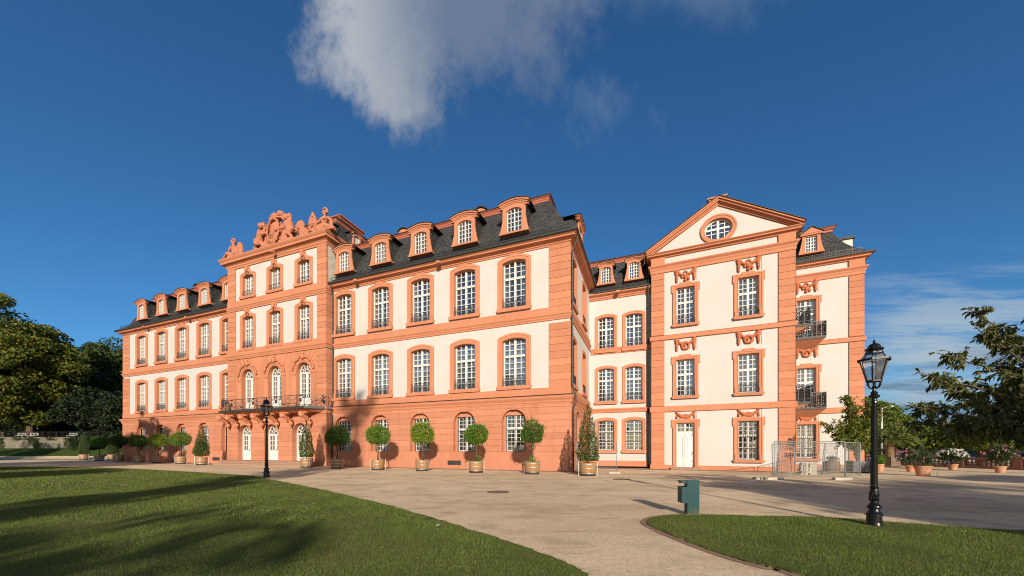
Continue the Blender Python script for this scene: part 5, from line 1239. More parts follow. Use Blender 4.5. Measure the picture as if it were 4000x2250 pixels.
t = thing('potted_yucca','large yucca with drooping sword leaves in the nearest terracotta pot','potted yucca',(24.9,21.45,0)); pot(t,.40,.27,.62)
ob('foliage',blades('foliage',[(0,0,1.25),(-.3,.1,1.0),(.28,-.1,.85),(.05,.1,.75)],95,.78,.05,G_YUC,61,sag=1.25),t)
m = MB(); m.smooth = True; m.tube([(0,0,.5),(0,0,1.3)],[.09,.07],8); m.tube([(0,0,.5),(-.3,.1,1.0)],[.08,.06],8); m.tube([(0,0,.5),(.28,-.1,.85)],[.08,.06],8); ob('trunk',m.mesh('trunk',BARK),t)
rng = np.random.default_rng(6); ob('flower_stalk',leaf_mesh('flower_stalk',np.stack([rng.normal(size=60)*.04,rng.normal(size=60)*.04,rng.uniform(1.5,2.3,60)],1),.09,G_PLANE,.5,rng=rng),t)
m = MB()
for x in (-.2,.25): m.bar((x,-.48,0),(x+.1,-.55,.62),.015)
ob('carrying_bar',m.mesh('carrying_bar',HOOP),t)
# clipped ball in a pot
t = thing('potted_shrub','small clipped bush in a terracotta pot right behind the large street lamp','potted shrub',(26.35,25.4,0)); pot(t,.26,.19,.55); bush(t,(0,0,.85),(.36,.36,.40),1500,.07,G_BRIGHT,62,.45,z0=.5)
# planters
def planter(name, label, loc, w, h, m_, boards, rz=0):
    m = MB()
    for k in range(boards):
        z0,z1 = .06+(h-.06)*k/boards,.06+(h-.06)*(k+1)/boards-.012
        for (x0,x1,y0,y1) in ((-w/2,w/2,-w/2,-w/2+.04),(-w/2,w/2,w/2-.04,w/2),(-w/2,-w/2+.04,-w/2+.041,w/2-.041),(w/2-.04,w/2,-w/2+.041,w/2-.041)): m.box(x0,x1,y0,y1,z0,z1)
    t = thing(name,label,'planter',(*loc,0),rz,None,m.mesh(name,m_)); m = MB(); m.box(-w/2+.05,w/2-.05,-w/2+.05,w/2-.05,0,h-.1); ob('soil',m.mesh('soil',SOIL),t)
    m = MB()
    for sx in (-1,1):
        for sy in (-1,1): m.box(sx*w/2-.05*(sx>0)-.0,sx*w/2+.05*(sx<0),sy*w/2-.05*(sy>0),sy*w/2+.05*(sy<0),0,.058)
    ob('foot',m.mesh('foot',TIMB),t); return t
planter('planter','dark grey board planter between the fence and the large street lamp',(24.4,24.9),1.1,.80,TIMB,4,-.35)
planter('palm_planter','big weathered brown planter under the palm',(35.2,33.0),1.0,.92,TIMBB,4,.1)
m = MB(); m.lathe([(.40,0),(.50,.35),(.50,.55),(.44,.86),(.40,.86),(.38,.80),(.02,.80)],20); t = thing('barrel_planter','dark weathered barrel planter behind the right fence panel','planter',(23.2,25.7,-.1),0,None,m.mesh('barrel_planter',TIMBB)); bush(t,(0,0,1.0),(.45,.45,.25),500,.08,G_DARK,63,.5,z0=.7)
# palm
t = thing('palm_tree','stout palm with arching fronds in a brown planter','palm',(35.2,33.0,.85)); m = MB(); rr_ = random.Random(3)
m.lathe([(.28,-.1),(.31,.15),(.29,.6),(.28,1.0),(.32,1.35),(.22,1.5)],16)
for k in range(90):
    a = k*2.4; z = .05+1.35*k/90; m.add([(.29*math.cos(a-.25),.29*math.sin(a-.25),z),(.29*math.cos(a+.25),.29*math.sin(a+.25),z),(.38*math.cos(a),.38*math.sin(a),z+.14)],[(0,1,2)])
ob('trunk',m.mesh('trunk',mat('palm trunk',(.24,.16,.09),.9,(7,(.14,.09,.05),.8),(14,.6,.03))),t)
rng = np.random.default_rng(9); V = []; st = MB()
for k in range(46):
    a = rng.uniform(0,2*PI); e = rng.uniform(.1,1.35); L_ = rng.uniform(1.7,2.4); p = np.array([.1*math.cos(a),.1*math.sin(a),1.4]); d = np.array([math.cos(a)*math.cos(e),math.sin(a)*math.cos(e),math.sin(e)]); path = [p]
    for q in range(12):
        dd = d.copy(); dd[2] -= 1.35*(q/11)**1.4; p = p+unit(dd)*L_/12; path.append(p)
    st.tube(path,[.03-.0022*i for i in range(13)],4,False)
    for q in range(2,13):
        tt = unit(path[q]-path[q-1]); s = unit(np.cross(tt,[0,0,1]))
        for sg in (-1,1):
            for f in (0,.5):
                b = path[q-1]+(path[q]-path[q-1])*f; ll = .55*math.sin(PI*min(1,(q+1.5)/14.5))+.08; dr = unit(s*sg+tt*.75+np.array([0,0,.15-.3*rng.random()])); w = np.cross(dr,[0,0,1])*.05; V.append([b+w,b-w,b+dr*ll-np.array([0,0,.06])])
ob('frond',np_mesh('frond',np.array(V),3,[(0,1,2)],fol('palm leaflet',[(.09,.14,.03),(.14,.20,.045),(.24,.25,.08)],.25)),t); ob('frond_stem',st.mesh('frond_stem',mat('palm stem',(.30,.26,.07),.7)),t)
# balustrade
BALM = mat('red sandstone balustrade', (.27,.115,.085), .9, [(1.5,(.20,.085,.065),.8)], (25,.4,.012))
b0,b1 = Vector((37.6,40.2)),Vector((39.9,24.2)); Ln = (b1-b0).length; ang = math.atan2((b1-b0).y,(b1-b0).x)
BT = thing('balustrade','long red sandstone balustrade with turned balusters along the river terrace','balustrade',(b0.x,b0.y,0),ang)
m = MB(); m.box(0,Ln,-.16,.16,0,.24); ob('plinth',m.mesh('plinth',BALM),BT); m = MB(); m.box(0,Ln,-.17,.17,.78,.90); m.box(0,Ln,-.14,.14,.74,.779); ob('rail',m.mesh('rail',BALM),BT)
m = MB(); m.box(-.24,.24,-.20,.20,0,.91); m.box(-.28,.28,-.23,.23,.911,.97); PEDM = m.mesh('pedestal',BALM); m = MB(); m.smooth = True; m.lathe([(.07,.24),(.07,.28),(.045,.31),(.085,.42),(.09,.48),(.05,.62),(.04,.68),(.065,.72),(.07,.745)],10); BALU = m.mesh('baluster',BALM)
k = 0; x = 0
while x < Ln+.1:
    ob('pedestal',PEDM,BT,(x,0,0)); 
    if x+3.2 < Ln+.1:
        for q in range(10): ob('baluster',BALU,BT,(x+.38+.27*q,0,0))
    x += 3.2
# hedge-like plane trees beyond the balustrade
for k,(x,y,s,lab) in enumerate(((45.6,43.5,1.0,'squat plane tree beyond the balustrade behind the palm'),(45.0,38.5,1.02,'low rounded plane tree beyond the balustrade behind the yucca'),(46.4,34.8,1.08,'low rounded plane tree beyond the balustrade behind the white oleander'),(48.4,32.6,1.12,'dark low plane tree between the white and the pink oleander'),(49.4,30.2,1.1,'low plane tree behind the right end of the balustrade'),(53.5,40.5,1.15,'second row plane tree showing above the hedge line'),(57,37.5,1.2,'farthest low plane tree by the river'))):
    tree('plane_tree',lab,(x,y),4.5,2.9,1.3,30,240,.30,G_PLANE if k not in (3,) else G_WOOD,70+k%3,.28,'pollarded plane trees by the river',.36,.3,key='plane%d'%(k%3),rz=k*1.3,scale=s)
for k,(x,y,H,lab) in enumerate(((60.5,60.5,11.5,'tall yellowish tree just behind the corner of the pediment wing'),(65.5,62.5,10.2,'tall yellowish tree behind the white light pole'))):
    tree('riverside_tree',lab,(x,y),H,3.6,1.6,46,240,.36,G_PLANE,80+k,.3,'tall trees behind the pediment wing',.34,.3)
t = thing('light_pole','slim white light pole with a slanted lamp head behind the large street lamp','light pole',(40.0,38.3,0)); m = MB(); m.tube([(0,0,0),(0,0,6.0)],[.09,.06],10); WPOL = mat('white lacquer',(.62,.64,.64),.4); ob('pole',m.mesh('pole',WPOL),t); m = MB(); m.bar((-.1,0,6.0),(1.1,0,6.28),.30,.12); ob('lamp_head',m.mesh('lamp_head',WPOL),t)
# a white river boat and a blue van roof glimpsed beyond the terrace
m = MB(); m.box(-9,9,-2,2,0,.9); m.box(-7,6,-1.6,1.6,.9,1.0); m.mi = 1; m.box(-6.8,5.8,-1.5,1.5,1.0,1.55); m.mi = 0; m.box(-7.2,6.2,-1.8,1.8,1.55,1.75); thing('river_boat','long low white boat on the river seen between palm and yucca','boat',(83.,74.,-2.45),-.7,None,m.mesh('river_boat',[WPOL,DARK]))

# ------------------------------------------------------------------ branchy trees (magnolia, near tree)
def limb_tree(name, label, cat, loc, limbs, m_, leaf, asp, nsub, nleaf, sublen, seed, droop, spread, tr, tail=.6):
    """limbs: list of polylines (points relative to loc); twigs with leaves sprout along the outer part"""
    rng = np.random.default_rng(seed); T = MB(); T.smooth = True; C = []; D = []
    for pl in limbs:
        P_ = [np.array(p,float) for p in pl]
        fine = []
        for a,b in zip(P_[:-1],P_[1:]):
            for q in range(6): fine.append(a+(b-a)*q/6+rng.normal(size=3)*.015)
        fine.append(P_[-1]); n = len(fine); T.tube(fine,[tr*(1-.9*i/(n-1))+.004 for i in range(n)],6,False)
        for k in range(nsub):
            f = 1-tail*rng.random()**1.2; i = min(n-2,int(f*(n-1))); b = fine[i]; tt = unit(fine[min(i+2,n-1)]-fine[max(i-1,0)]+1e-6); d = unit(tt*.7+rng.normal(size=3)*spread); L_ = sublen*rng.uniform(.4,1.1)*(1.15-.5*f); e = b+d*L_+np.array([0,0,-.1*L_]); mid = (b+e)/2+np.array([0,0,.06*L_])
            T.tube([tuple(b),tuple(mid),tuple(e)],[.010,.007,.003],4,False)
            for q in range(nleaf):
                g = rng.uniform(.25,1.03); C.append(b+(e-b)*g+np.array([0,0,.12*L_*math.sin(PI*min(g,1))])+rng.normal(size=3)*.018); D.append(unit(d*.5+rng.normal(size=3)*.55+np.array([0,0,-droop])))
        for q in range(5): C.append(P_[-1]+rng.normal(size=3)*.03); D.append(unit(unit(P_[-1]-P_[-2])+rng.normal(size=3)*.5))
    C = np.array(C); D = np.array(D); n = len(C); L_ = (leaf*rng.uniform(.65,1.2,n))[:,None]; W = L_*asp/2; s = unit(np.cross(D,rng.normal(size=(n,3))*.8+np.array([0,0,1.]))); nn = np.cross(s,D)
    V = np.stack([C, C+D*L_*.35+s*W+nn*W*.35, C+D*L_*.72+s*W*.72+nn*W*.25-np.array([0,0,.04])*L_, C+D*L_-np.array([0,0,.22])*L_, C+D*L_*.72-s*W*.72+nn*W*.25-np.array([0,0,.04])*L_, C+D*L_*.35-s*W+nn*W*.35, C+D*L_*.5-np.array([0,0,.02])*L_],1)
    t = thing(name,label,cat,loc); ob('trunk',T.mesh('trunk',BARK),t); me = np_mesh('crown',V,7,[(0,1,6,5),(1,2,3,6),(6,3,4,5)],m_); ob('crown',me,t); return t
rng = np.random.default_rng(15); lim = []
for k in range(24):
    a = rng.uniform(0,2*PI); e = rng.uniform(.1,1.35); L_ = rng.uniform(1.7,2.7); d = np.array([math.cos(a)*math.cos(e)*.95,math.sin(a)*math.cos(e)*.85,math.sin(e)*1.25]); z0 = rng.uniform(.5,1.9); lim.append([(0,0,.1),(.02*k-.2,.03,z0),tuple(np.array([0,0,z0])+d*L_*.5+np.array([0,0,.1])),tuple(np.array([0,0,z0])+d*L_)])
limb_tree('magnolia_tree','airy magnolia with glossy leaves rising from the dark grey planter','tree',(24.4,25.0,.70),lim,G_MAG,.20,.42,26,10,.75,16,.05,.75,.055)
# near tree at the right edge
NX,NY = 14.6,8.7
tips = [(9.15,8.1,2.62),(9.55,8.3,3.42),(9.45,8.6,2.28),(10.05,8.2,3.05),(10.2,8.5,3.95),(10.75,8.2,4.45),(10.95,8.5,5.0),(11.5,8.7,4.35),(11.9,8.1,4.7),(10.5,7.9,2.35),(10.9,8.8,2.15),(11.6,8.3,2.3),(11.3,8.0,3.3),(12.2,8.9,3.8),(12.5,8.2,2.5),(12.4,7.6,4.3),(13.2,8.0,5.2),(13.5,9.4,4.6),(12.0,9.6,3.0),(12.8,9.9,2.3),(11.0,9.4,3.5),(14.5,7.2,5.6),(15.8,8.5,5.0),(16.4,7.5,3.6),(16.0,10,3.0),(10.1,9.0,2.7),(11.8,8.6,2.9),(12.6,8.9,3.1),(11.2,8.5,2.7),(12.9,8.3,3.6),(13.4,8.8,2.9)]
rng = np.random.default_rng(4); lim = []
for tx in tips:
    e = np.array(tx)-np.array([NX,NY,0]); z0 = np.clip(e[2]*.55+rng.uniform(-.3,.3),.9,3.2); s = np.array([0,0,z0]); mid = s+(e-s)*.5+np.array([0,0,.22+.1*rng.normal()])+rng.normal(size=3)*.08; lim.append([tuple(s),tuple(mid),tuple(e)])
lim.append([(0,0,-.1),(.05,0,1.5),(0,.05,3.2),(.1,0,5.2)])
limb_tree('foreground_tree','near leafy tree with bronze green drooping leaves reaching in from the right edge','tree',(NX,NY,0),lim,G_NEAR,.122,.46,38,15,.40,18,.75,.75,.045,.72)

# ------------------------------------------------------------------ left background
RUB = mat('old rubble stone', (.22,.195,.15), .95, [(3,(.13,.115,.085),.9),(.35,(.09,.085,.055),.8)], (9,.9,.06))
t = thing('garden_wall','old rubble garden wall with ivy below the trees at the far left','wall',(-97,60.2,1.3)); m = MB(); m.box(0,28.4,0,.6,-1.4,2.15); ob('stonework',m.mesh('stonework',RUB),t); m = MB(); m.box(-.1,28.5,-.08,.7,2.15,2.27); ob('coping',m.mesh('coping',mat('stone coping',(.30,.22,.17),.9,(3,(.2,.15,.11),.8))),t)
rng = np.random.default_rng(31); C = []
for x in (10.3,16.2,21.4,22.3,26.8): k = 260; C.append(np.stack([x+rng.normal(size=k)*.28,-.05-.1*rng.random(k),2.2-rng.random(k)**1.3*2.1],1))
for x in (13.,15.,18.5): k = 120; C.append(np.stack([x+rng.normal(size=k)*.5,-.05-.1*rng.random(k),2.3-rng.random(k)*.5],1))
ob('ivy',leaf_mesh('ivy',np.concatenate(C),.18,G_WOOD,.8,rng=rng),t)
m = MB(); m.box(0,60,0,40,-2,2.15); o = struct('terrace', m.mesh('terrace',TURFD)); o.location = (-127.1,60.85,1.3)
t = thing('iron_fence','dark iron railing standing on the garden wall','fence',(-97,60.5,3.57)); m = MB()
for h in (.12,.95): m.bar((0,0,h),(28.4,0,h),.035)
for i in range(143): m.bar((.2*i,0,0),(.2*i,0,1.05),.02 if i%12 else .05)
ob('bars',m.mesh('bars',IRON),t)
def chair(lab, x):
    t = thing('garden_chair',lab,'garden chair',(x,61.6,3.45),.1,'white ornate garden chairs above the wall'); WM = WHITE
    m = MB(); m.box(-.6,.6,-.25,.25,.44,.48); ob('seat',m.mesh('seat',WM),t); m = MB()
    for i in range(9): x0 = -.56+.14*i; m.tube([(x0+.07*math.cos(a),.25,.70+.2*math.sin(a)) for a in [k*.7 for k in range(10)]],.014,4)
    m.bar((-.6,.25,.95),(.6,.25,.95),.03); m.bar((-.6,.25,.48),(-.6,.25,.95),.03); m.bar((.6,.25,.48),(.6,.25,.95),.03); ob('backrest',m.mesh('backrest',WM),t)
    for sx in (-.55,.55):
        for sy in (-.22,.22): m = MB(); m.bar((sx,sy,0),(sx,sy,.44),.035); ob('leg',m.mesh('leg',WM),t)
chair('white ornate garden bench above the wall, leftmost of three',-85.6); chair('white ornate garden bench above the wall behind the iron railing posts',-83.4); chair('white ornate garden bench above the right end of the wall',-76.6)
m = MB(); m.quad((-160,48,.0),(-58,48,.0),(-58,62,.0),(-160,62,.0)); b = bmesh.new()
xs = [-160+i*3 for i in range(34)]+[-59.0]; ys = [52.6+.6*j for j in range(16)]
vs = [[b.verts.new((x,y+ .10*(-x-74)*.35+.5*math.sin(x*.4),gh(x,y+.10*(-x-74)*.35+.5*math.sin(x*.4))+.03)) for x in xs] for y in ys]
for j in range(15):
    for i in range(len(xs)-1): b.faces.new((vs[j][i],vs[j][i+1],vs[j+1][i+1],vs[j+1][i]))
me = bpy.data.meshes.new('grass_bank'); b.to_mesh(me); b.free(); me.materials.append(TURFD); struct('grass_bank', me)
tree('maple_tree','broad maple turning yellow before the garden wall at the left',(-88,64.5,3.4),23.0,8.6,.6,170,400,.47,G_AUT,101,.5,None,.20,.4)
tree('maple_tree','tallest maple at the left edge, only its right branches in view',(-101,66,3.4),31.5,10.6,3.,130,320,.6,G_AUT,102,.6,None,.22,.4)
tree('park_tree','tall dark green tree just left of the palace corner',(-92,80),26.,9.5,3.0,130,300,.6,G_WOOD,103,.6,None,.24,.4)
tree('park_tree','dark broad tree rising behind the garden wall at the far left edge',(-112,78),20,9,3.0,90,260,.6,G_WOOD,104,.6,None,.26,.4)
for k,(x,y,H,lab) in enumerate(((-101,72,14,'dark understory tree behind the left part of the garden wall'),(-90,69,13,'dark understory tree behind the middle of the garden wall'),(-81,67.5,13.5,'dark understory tree behind the right end of the garden wall'),(-74.5,69,14,'dark understory tree between wall and palace corner'),(-68,75,13,'dark understory tree hidden partly by the palace corner'))):
    tree('understory_tree',lab,(x,y,3.4 if x < -68 else 1.7),H*.72,5.2,.4,60,230,.5,G_SHADE,110+k%2,.3,'dark trees behind the garden wall',.34,.2,key='und%d'%(k%2),rz=k*1.1)
for k,(x,y,s,lab) in enumerate(((-70.6,58.5,1.,'dark bushy shrub at the right end of the garden wall'),(-67.5,60.0,1.1,'dark bushy shrub behind the leftmost potted cone'),(-63.0,60.5,1.15,'dark bushy shrub beside the left palace corner'))):
    t = thing('shrub',lab,'shrub',(x,y,gh(x,y)-.1),k*2.,'dark shrubs beside the wall'); t.scale = (s,s,s)
    if k == 0: bush(t,(0,0,1.5),(2.3,1.8,1.6),3600,.30,G_SHADE,120,.6,z0=.1); SHB = [(c.name.split('.')[0],c.data) for c in t.children]
    else:
        for n_,d_ in SHB: ob(n_,d_,t)

rng = np.random.default_rng(44); k = 15000; C = np.stack([rng.uniform(-150,-56,k),rng.uniform(90,99,k),3+rng.beta(1.2,1.3,k)*12],1); C[:,2] += 2*np.sin(C[:,0]*.25); C2 = np.stack([rng.uniform(-150,-56,k),np.full(k,96.),rng.uniform(2,13,k)],1)
o = struct('woodland',leaf_mesh('woodland',np.concatenate([C,C2]),1.15,G_WOOD,.7,rng=rng),'stuff','dark woodland massed behind the garden wall at the left','woodland')
# loose stones on the gravel close by
k = 9000; x = rng.uniform(-2.5,4.2,k); y = 4.3+rng.random(k)**1.6*9; C = np.stack([x,y,np.full(k,.006)],1); C = C[~in_poly(x,y,[(p.x,p.y) for p in PL_]) & ~in_poly(x,y,[(p.x,p.y) for p in PR_])]
o = struct('gravel',leaf_mesh('gravel',C,.014,fol('loose stone',[(.25,.18,.11),(.45,.34,.22),(.60,.48,.33)],.0,.95),.9,fold=.6,rng=rng),'stuff','loose pebbles strewn over the gravel path between the lawns','gravel')
# ------------------------------------------------------------------ unseen park trees behind the viewpoint, placed and shaped to throw the long shadows
SG = 'unseen park trees placed behind the viewpoint for their shadows'
def shade(x, y, H, rad, base, key, seed, ncl=60, nl=90, leaf=.7, tr=.4, rz=0., shape='round', clr=.3):
    tree('shade_tree','unseen park tree behind the viewpoint, placed and shaped to throw a long evening shadow',(x,y),H,rad,base,ncl,nl,leaf,G_WOOD,seed,tr,SG,clr,.25,key=key,rz=rz,shape=shape)
for k,(x,y,H) in enumerate(((-48,2,20.5),(-73,8,21),(-87,12,21),(-102,14,22),(-78,-6,24))): shade(x,y,21.2,6.8,3.,'shA%d'%(k%2),200+k%2,90,120,.6,.45,rz=k*.9)
shade(-41.5,-4,25.2,2.2,6.,'shCol',205,40,80,.5,.35); shade(-40,0,21.0,5.6,7.,'shC2',214,60,80,.55,.4,clr=.2); shade(-34.5,-8,21.2,2.6,8.,'shC3',215,40,80,.5,.35); shade(-45.5,-3,21.8,4.6,6.,'shC4',217,50,80,.5,.35,clr=.2)
shade(-8.6,-25,26.6,1.9,5.,'shPop',206,50,75,.45,.3,clr=.6)
shade(-7.0,-30,15.2,.9,4.,'shPop2',207,26,50,.4,.25,clr=.6)
shade(-25.4,-20,14.9,4.4,12.9,'shPop3',208,44,90,.5,.3)
shade(-1.9,-30,12.6,4.2,11.0,'shLow',209,28,38,.36,.2,clr=.2); shade(-11.8,-14,7.4,2.4,5.2,'shLow2',210,22,55,.4,.2)
shade(18.6,-22,11.3,6.8,9.7,'shR',211,64,70,.42,.3,clr=.17); shade(25.0,-36,16.4,8.2,15.6,'shR2',212,62,52,.42,.4,clr=.10); shade(-4.4,-45,33.4,2.5,29.4,'shHigh',218,24,26,.42,.15,clr=.26); shade(14.6,-14,9.9,3.0,8.6,'shR3',213,30,60,.36,.25,clr=.24); shade(32,-9,8.9,6.0,8.2,'shR4',216,60,80,.42,.3,clr=.12)

# ------------------------------------------------------------------ grass blades and fallen leaves
GRASS = fol('grass blade', [(.07,.12,.014),(.115,.19,.022),(.17,.245,.034),(.25,.24,.085)],.25,.55)
_n = GRASS.node_tree; _tc = _n.nodes.new('ShaderNodeTexCoord'); _pb = _n.nodes['Principled BSDF']
for _s,_lo,_hi,_c,_a in ((.45,.5,.72,(.17,.145,.05),.6),(2.6,.55,.72,(.16,.11,.05),.65),(.9,.5,.7,(.05,.09,.016),.6)):
    _z = _n.nodes.new('ShaderNodeTexNoise'); _z.inputs['Scale'].default_value = _s; _z.inputs['Detail'].default_value = 6; _n.links.new(_tc.outputs['Object'],_z.inputs['Vector'])
    _r = _n.nodes.new('ShaderNodeMapRange'); _r.inputs[1].default_value = _lo; _r.inputs[2].default_value = _hi; _r.inputs[4].default_value = _a; _n.links.new(_z.outputs['Fac'],_r.inputs[0])
    _m = _n.nodes.new('ShaderNodeMix'); _m.data_type = 'RGBA'; _n.links.new(_r.outputs[0],_m.inputs[0]); _n.links.new(_pb.inputs['Base Color'].links[0].from_socket,_m.inputs[6]); _m.inputs[7].default_value = (*_c,1); _n.links.new(_m.outputs[2],_pb.inputs['Base Color'])
def grass(name, label, poly, boxes, m_):  # boxes: x0,x1,y0,y1,density,height,width
    rng = np.random.default_rng(77); Vs = []; Pp = [(p.x,p.y) for p in poly]
    for (x0,x1,y0,y1,den,h,w) in boxes:
        n = int((x1-x0)*(y1-y0)*den); x = rng.uniform(x0,x1,n); y = rng.uniform(y0,y1,n); k = in_poly(x+rng.normal(size=n)*.05,y+rng.normal(size=n)*.05,Pp)
        pat = np.sin(x*1.7+np.sin(y*2.1))*np.sin(y*1.3-x*.6)+rng.normal(size=n)*.7; k &= pat > -1.35; x,y = x[k],y[k]; n = len(x)
        a = rng.uniform(0,2*PI,n); tilt = rng.normal(size=n)*.5; b = rng.uniform(0,2*PI,n); hh = h*rng.uniform(.5,1.35,n)*(1+.25*np.sin(x*2.3)*np.sin(y*1.9)); z0 = np.full(n,.028)
        B0 = np.stack([x,y,z0],1); s = np.stack([np.cos(a),np.sin(a),0*a],1)*(w*rng.uniform(.7,1.3,n))[:,None]; t = np.stack([np.sin(tilt)*np.cos(b)*hh,np.sin(tilt)*np.sin(b)*hh,np.cos(tilt)*hh],1)
        Vs.append(np.stack([B0-s,B0+s,B0+t],1))
    o = struct(name,np_mesh(name,np.concatenate(Vs),3,[(0,1,2)],m_),'stuff',label,'grass')
grass('grass','short mown grass of the large left lawn',PL_,[(-14,1.4,4.2,8,3000,.030,.0028),(-22,-2,8,14,900,.042,.005),(-34,-8,14,22,260,.05,.009),(-16,1.4,4.2,16,9,.075,.004),(-30,-4,6,24,4,.09,.006),(-62,-14,22,34,100,.055,.016)],GRASS)
grass('grass','short mown grass of the right lawn',PR_,[(2.9,12,4.2,6.4,3300,.031,.0028),(2.9,12,6.4,9,2700,.035,.0035),(2.9,12,4.2,9,14,.075,.004)],GRASS)
LEAFM = fol('fallen leaf', [(.42,.13,.03),(.5,.22,.06),(.30,.12,.04)],.1)
r = random.Random(12); V = np.array([[(0,0,0),(.03,.02,.012),(.07,0,.006),(.03,-.02,.015)]]); fl = np_mesh('fallen_leaf',V,4,[(0,1,2,3)],LEAFM)
for (x_,y_) in ((-9.74, 8.72), (-9.32, 7.94), (-7.7, 7.86), (-7.16, 6.75), (-6.49, 5.13), (-4.94, 5.64), (-6.15, 7.3), (-15.56, 12.66), (-2.66, 5.25), (-2.04, 5.64), (-7.68, 9.66), (-16.2, 12.31), (3.92, 8.18), (6.6, 7.11)):
    o = thing('fallen_leaf','small orange fallen leaf lying on the grass','leaf',(x_,y_,.075),r.uniform(0,6),'fallen leaves on the lawns',fl)
m = MB(); m.add([(0,0,0),(.06,.01,.01),(.10,.04,.02),(.04,.05,.015),(.01,.03,.01)],[(0,1,2,3,4)]); thing('paper_scrap','crumpled white paper scrap lying on the left lawn near the gravel edge','litter',(-1.55,7.2,.08),.3,None,m.mesh('paper_scrap',WHITE))

# ------------------------------------------------------------------ light, sky, camera
EL, AX = R(18.2), -.13
sun = bpy.data.lights.new('sun','SUN'); sun.energy = 5.0; sun.angle = R(.53); sun.color = (1.,.87,.72)
so = bpy.data.objects.new('sun',sun); COL.objects.link(so); d = Vector((AX,1,0)).normalized()*math.cos(EL)+Vector((0,0,-math.sin(EL))); so.rotation_euler = d.to_track_quat('-Z','Y').to_euler()
world = bpy.data.worlds.new('World'); sc.world = world; world.use_nodes = True; nt = world.node_tree; N = nt.nodes; L = nt.links
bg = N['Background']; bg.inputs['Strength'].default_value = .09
sky = N.new('ShaderNodeTexSky'); sky.sky_type = 'NISHITA'; sky.sun_disc = False; sky.sun_elevation = EL; sky.sun_rotation = math.atan2(-AX,-1) ; sky.altitude = 100; sky.air_density = 1.; sky.dust_density = .3; sky.ozone_density = 2.5
def math_(op, a, b=None, c=None, clamp=False):
    n = N.new('ShaderNodeMath'); n.operation = op; n.use_clamp = clamp
    for i,x in enumerate((a,b,c)):
        if x is None: continue
        if isinstance(x,(int,float)): n.inputs[i].default_value = x
        else: L.new(x, n.inputs[i])
    return n.outputs[0]
def smooth(x, a, b):
    n = N.new('ShaderNodeMapRange'); n.interpolation_type = 'SMOOTHSTEP'; L.new(x,n.inputs[0]); n.inputs[1].default_value = a; n.inputs[2].default_value = b; return n.outputs[0]
def mixc(f, a, b):
    n = N.new('ShaderNodeMix'); n.data_type = 'RGBA'; 
    L.new(f,n.inputs[0]) if not isinstance(f,(int,float)) else setattr(n.inputs[0],'default_value',f)
    for i,x in ((6,a),(7,b)):
        if isinstance(x,tuple): n.inputs[i].default_value = (*x,1)
        else: L.new(x,n.inputs[i])
    return n.outputs[2]
tc = N.new('ShaderNodeTexCoord'); sp = N.new('ShaderNodeSeparateXYZ'); L.new(tc.outputs['Generated'], sp.inputs[0])
yy = math_('MAXIMUM', sp.outputs[1], .08); px = math_('DIVIDE', sp.outputs[0], yy); pz = math_('DIVIDE', sp.outputs[2], yy); front = smooth(sp.outputs[1],.1,.3)
def nzn(scale, sx=1., sz=1., detail=9, rough=.58, rot=0., off=0.):
    cb = N.new('ShaderNodeCombineXYZ'); L.new(math_('MULTIPLY',px,sx),cb.inputs[0]); L.new(math_('MULTIPLY',pz,sz),cb.inputs[1]); cb.inputs[2].default_value = off
    mp = N.new('ShaderNodeMapping'); mp.inputs['Rotation'].default_value = (0,0,rot); L.new(cb.outputs[0],mp.inputs[0])
    n = N.new('ShaderNodeTexNoise'); n.inputs['Scale'].default_value = scale; n.inputs['Detail'].default_value = detail; n.inputs['Roughness'].default_value = rough; L.new(mp.outputs[0],n.inputs['Vector']); return n.outputs['Fac']
def ell(cx, cz, rx, rz):
    a = math_('DIVIDE',math_('SUBTRACT',px,cx),rx); b = math_('DIVIDE',math_('SUBTRACT',pz,cz),rz)
    return math_('SUBTRACT',1.,math_('SQRT',math_('ADD',math_('MULTIPLY',a,a),math_('MULTIPLY',b,b))))
base = sky.outputs[0]
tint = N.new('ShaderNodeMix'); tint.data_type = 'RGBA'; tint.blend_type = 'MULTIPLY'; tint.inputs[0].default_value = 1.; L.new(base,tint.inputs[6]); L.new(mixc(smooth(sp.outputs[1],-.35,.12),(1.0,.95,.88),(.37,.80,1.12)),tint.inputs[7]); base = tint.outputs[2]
n1 = nzn(3.2,1.,.85,10,.62,.6); n2 = nzn(9.,1.,.6,12,.7,.8,3.); nn = math_('ADD',math_('MULTIPLY',math_('SUBTRACT',n1,.5),2.2),math_('MULTIPLY',math_('SUBTRACT',n2,.5),1.5))
K = 1/.118
def colr(r_,g_,b_): return (r_*K,g_*K,b_*K)
e1 = math_('MAXIMUM',ell(-.19,1.35,.50,.42),math_('MULTIPLY',ell(-.32,1.18,.24,.32),.9)); m1 = smooth(math_('ADD',e1,math_('MULTIPLY',nn,.62)),-.02,.55)
lit = smooth(math_('ADD',math_('ADD',math_('MULTIPLY',px,-.9),math_('MULTIPLY',pz,-.12)),math_('MULTIPLY',nn,.22)),-.02,.38)
c1 = mixc(lit,colr(.27,.32,.41),colr(.68,.70,.72)); c1 = mixc(math_('MULTIPLY',smooth(nn,-.3,.5),.45),c1,colr(.20,.25,.34))
dens = math_('MULTIPLY',m1,math_('ADD',.54,math_('MULTIPLY',lit,.42)))
base = mixc(math_('MULTIPLY',dens,front),base,c1)
e2 = ell(.55,1.36,.42,.20); m2 = math_('MULTIPLY',smooth(math_('ADD',e2,math_('MULTIPLY',nn,.5)),.05,.7),.42); base = mixc(math_('MULTIPLY',m2,front),base,colr(.16,.25,.38))
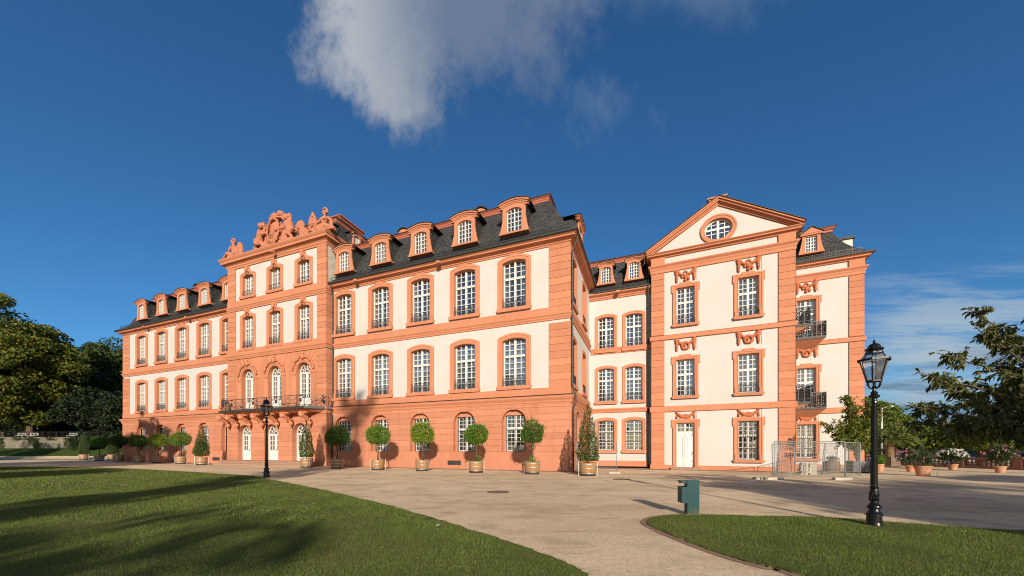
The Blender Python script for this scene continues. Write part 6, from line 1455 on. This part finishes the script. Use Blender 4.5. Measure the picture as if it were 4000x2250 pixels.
e3 = ell(.24,.97,.30,.22); n3 = nzn(5.,1.,.6,8,.62,.9,7.); m3 = math_('MULTIPLY',smooth(math_('ADD',math_('MULTIPLY',e3,.25),n3),.62,.85),.22); m3 = math_('MULTIPLY',m3,smooth(e3,-.3,.3)); base = mixc(math_('MULTIPLY',m3,front),base,colr(.30,.40,.52))
# low streaky cloud on the right
n4 = nzn(1.9,.8,7.5,12,.68,-.10,11.); n5 = nzn(1.6,.9,10.,10,.64,-.05,5.)
win = math_('MULTIPLY',smooth(px,.85,1.15),math_('SUBTRACT',1.,smooth(pz,.28,.62)))
base = mixc(math_('MULTIPLY',math_('MULTIPLY',smooth(n4,.40,.60),win),.92),base,colr(.44,.55,.64))
base = mixc(math_('MULTIPLY',math_('MULTIPLY',smooth(n5,.48,.62),math_('MULTIPLY',smooth(px,.85,1.1),math_('SUBTRACT',1.,smooth(pz,.22,.40)))),.8),base,colr(.14,.20,.30))
base = mixc(math_('MULTIPLY',math_('MULTIPLY',math_('SUBTRACT',1.,smooth(pz,.04,.17)),smooth(px,.7,1.1)),.85),base,colr(.10,.165,.29))
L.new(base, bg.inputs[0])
cam = bpy.data.cameras.new('camera'); co = bpy.data.objects.new('camera',cam); COL.objects.link(co); co.location = (0,0,1.65); co.rotation_euler = (PI/2,0,0)
cam.sensor_width = 36; cam.lens = 1383/4000*36; cam.shift_y = (1753-1125)/4000; cam.clip_start = .05; cam.clip_end = 12000; sc.camera = co
sc.view_settings.view_transform = 'Standard'; sc.view_settings.look = 'None'; sc.view_settings.gamma = 1; sc.view_settings.exposure = .28
sc.render.engine = 'CYCLES'; sc.cycles.use_denoising = True; sc.cycles.pixel_filter_type = 'BLACKMAN_HARRIS'; sc.cycles.filter_width = 1.05; sc.cycles.max_bounces = 6; sc.cycles.transparent_max_bounces = 12; sc.cycles.diffuse_bounces = 3; sc.cycles.glossy_bounces = 3; sc.cycles.caustics_reflective = False; sc.cycles.caustics_refractive = False; sc.cycles.sample_clamp_indirect = 6
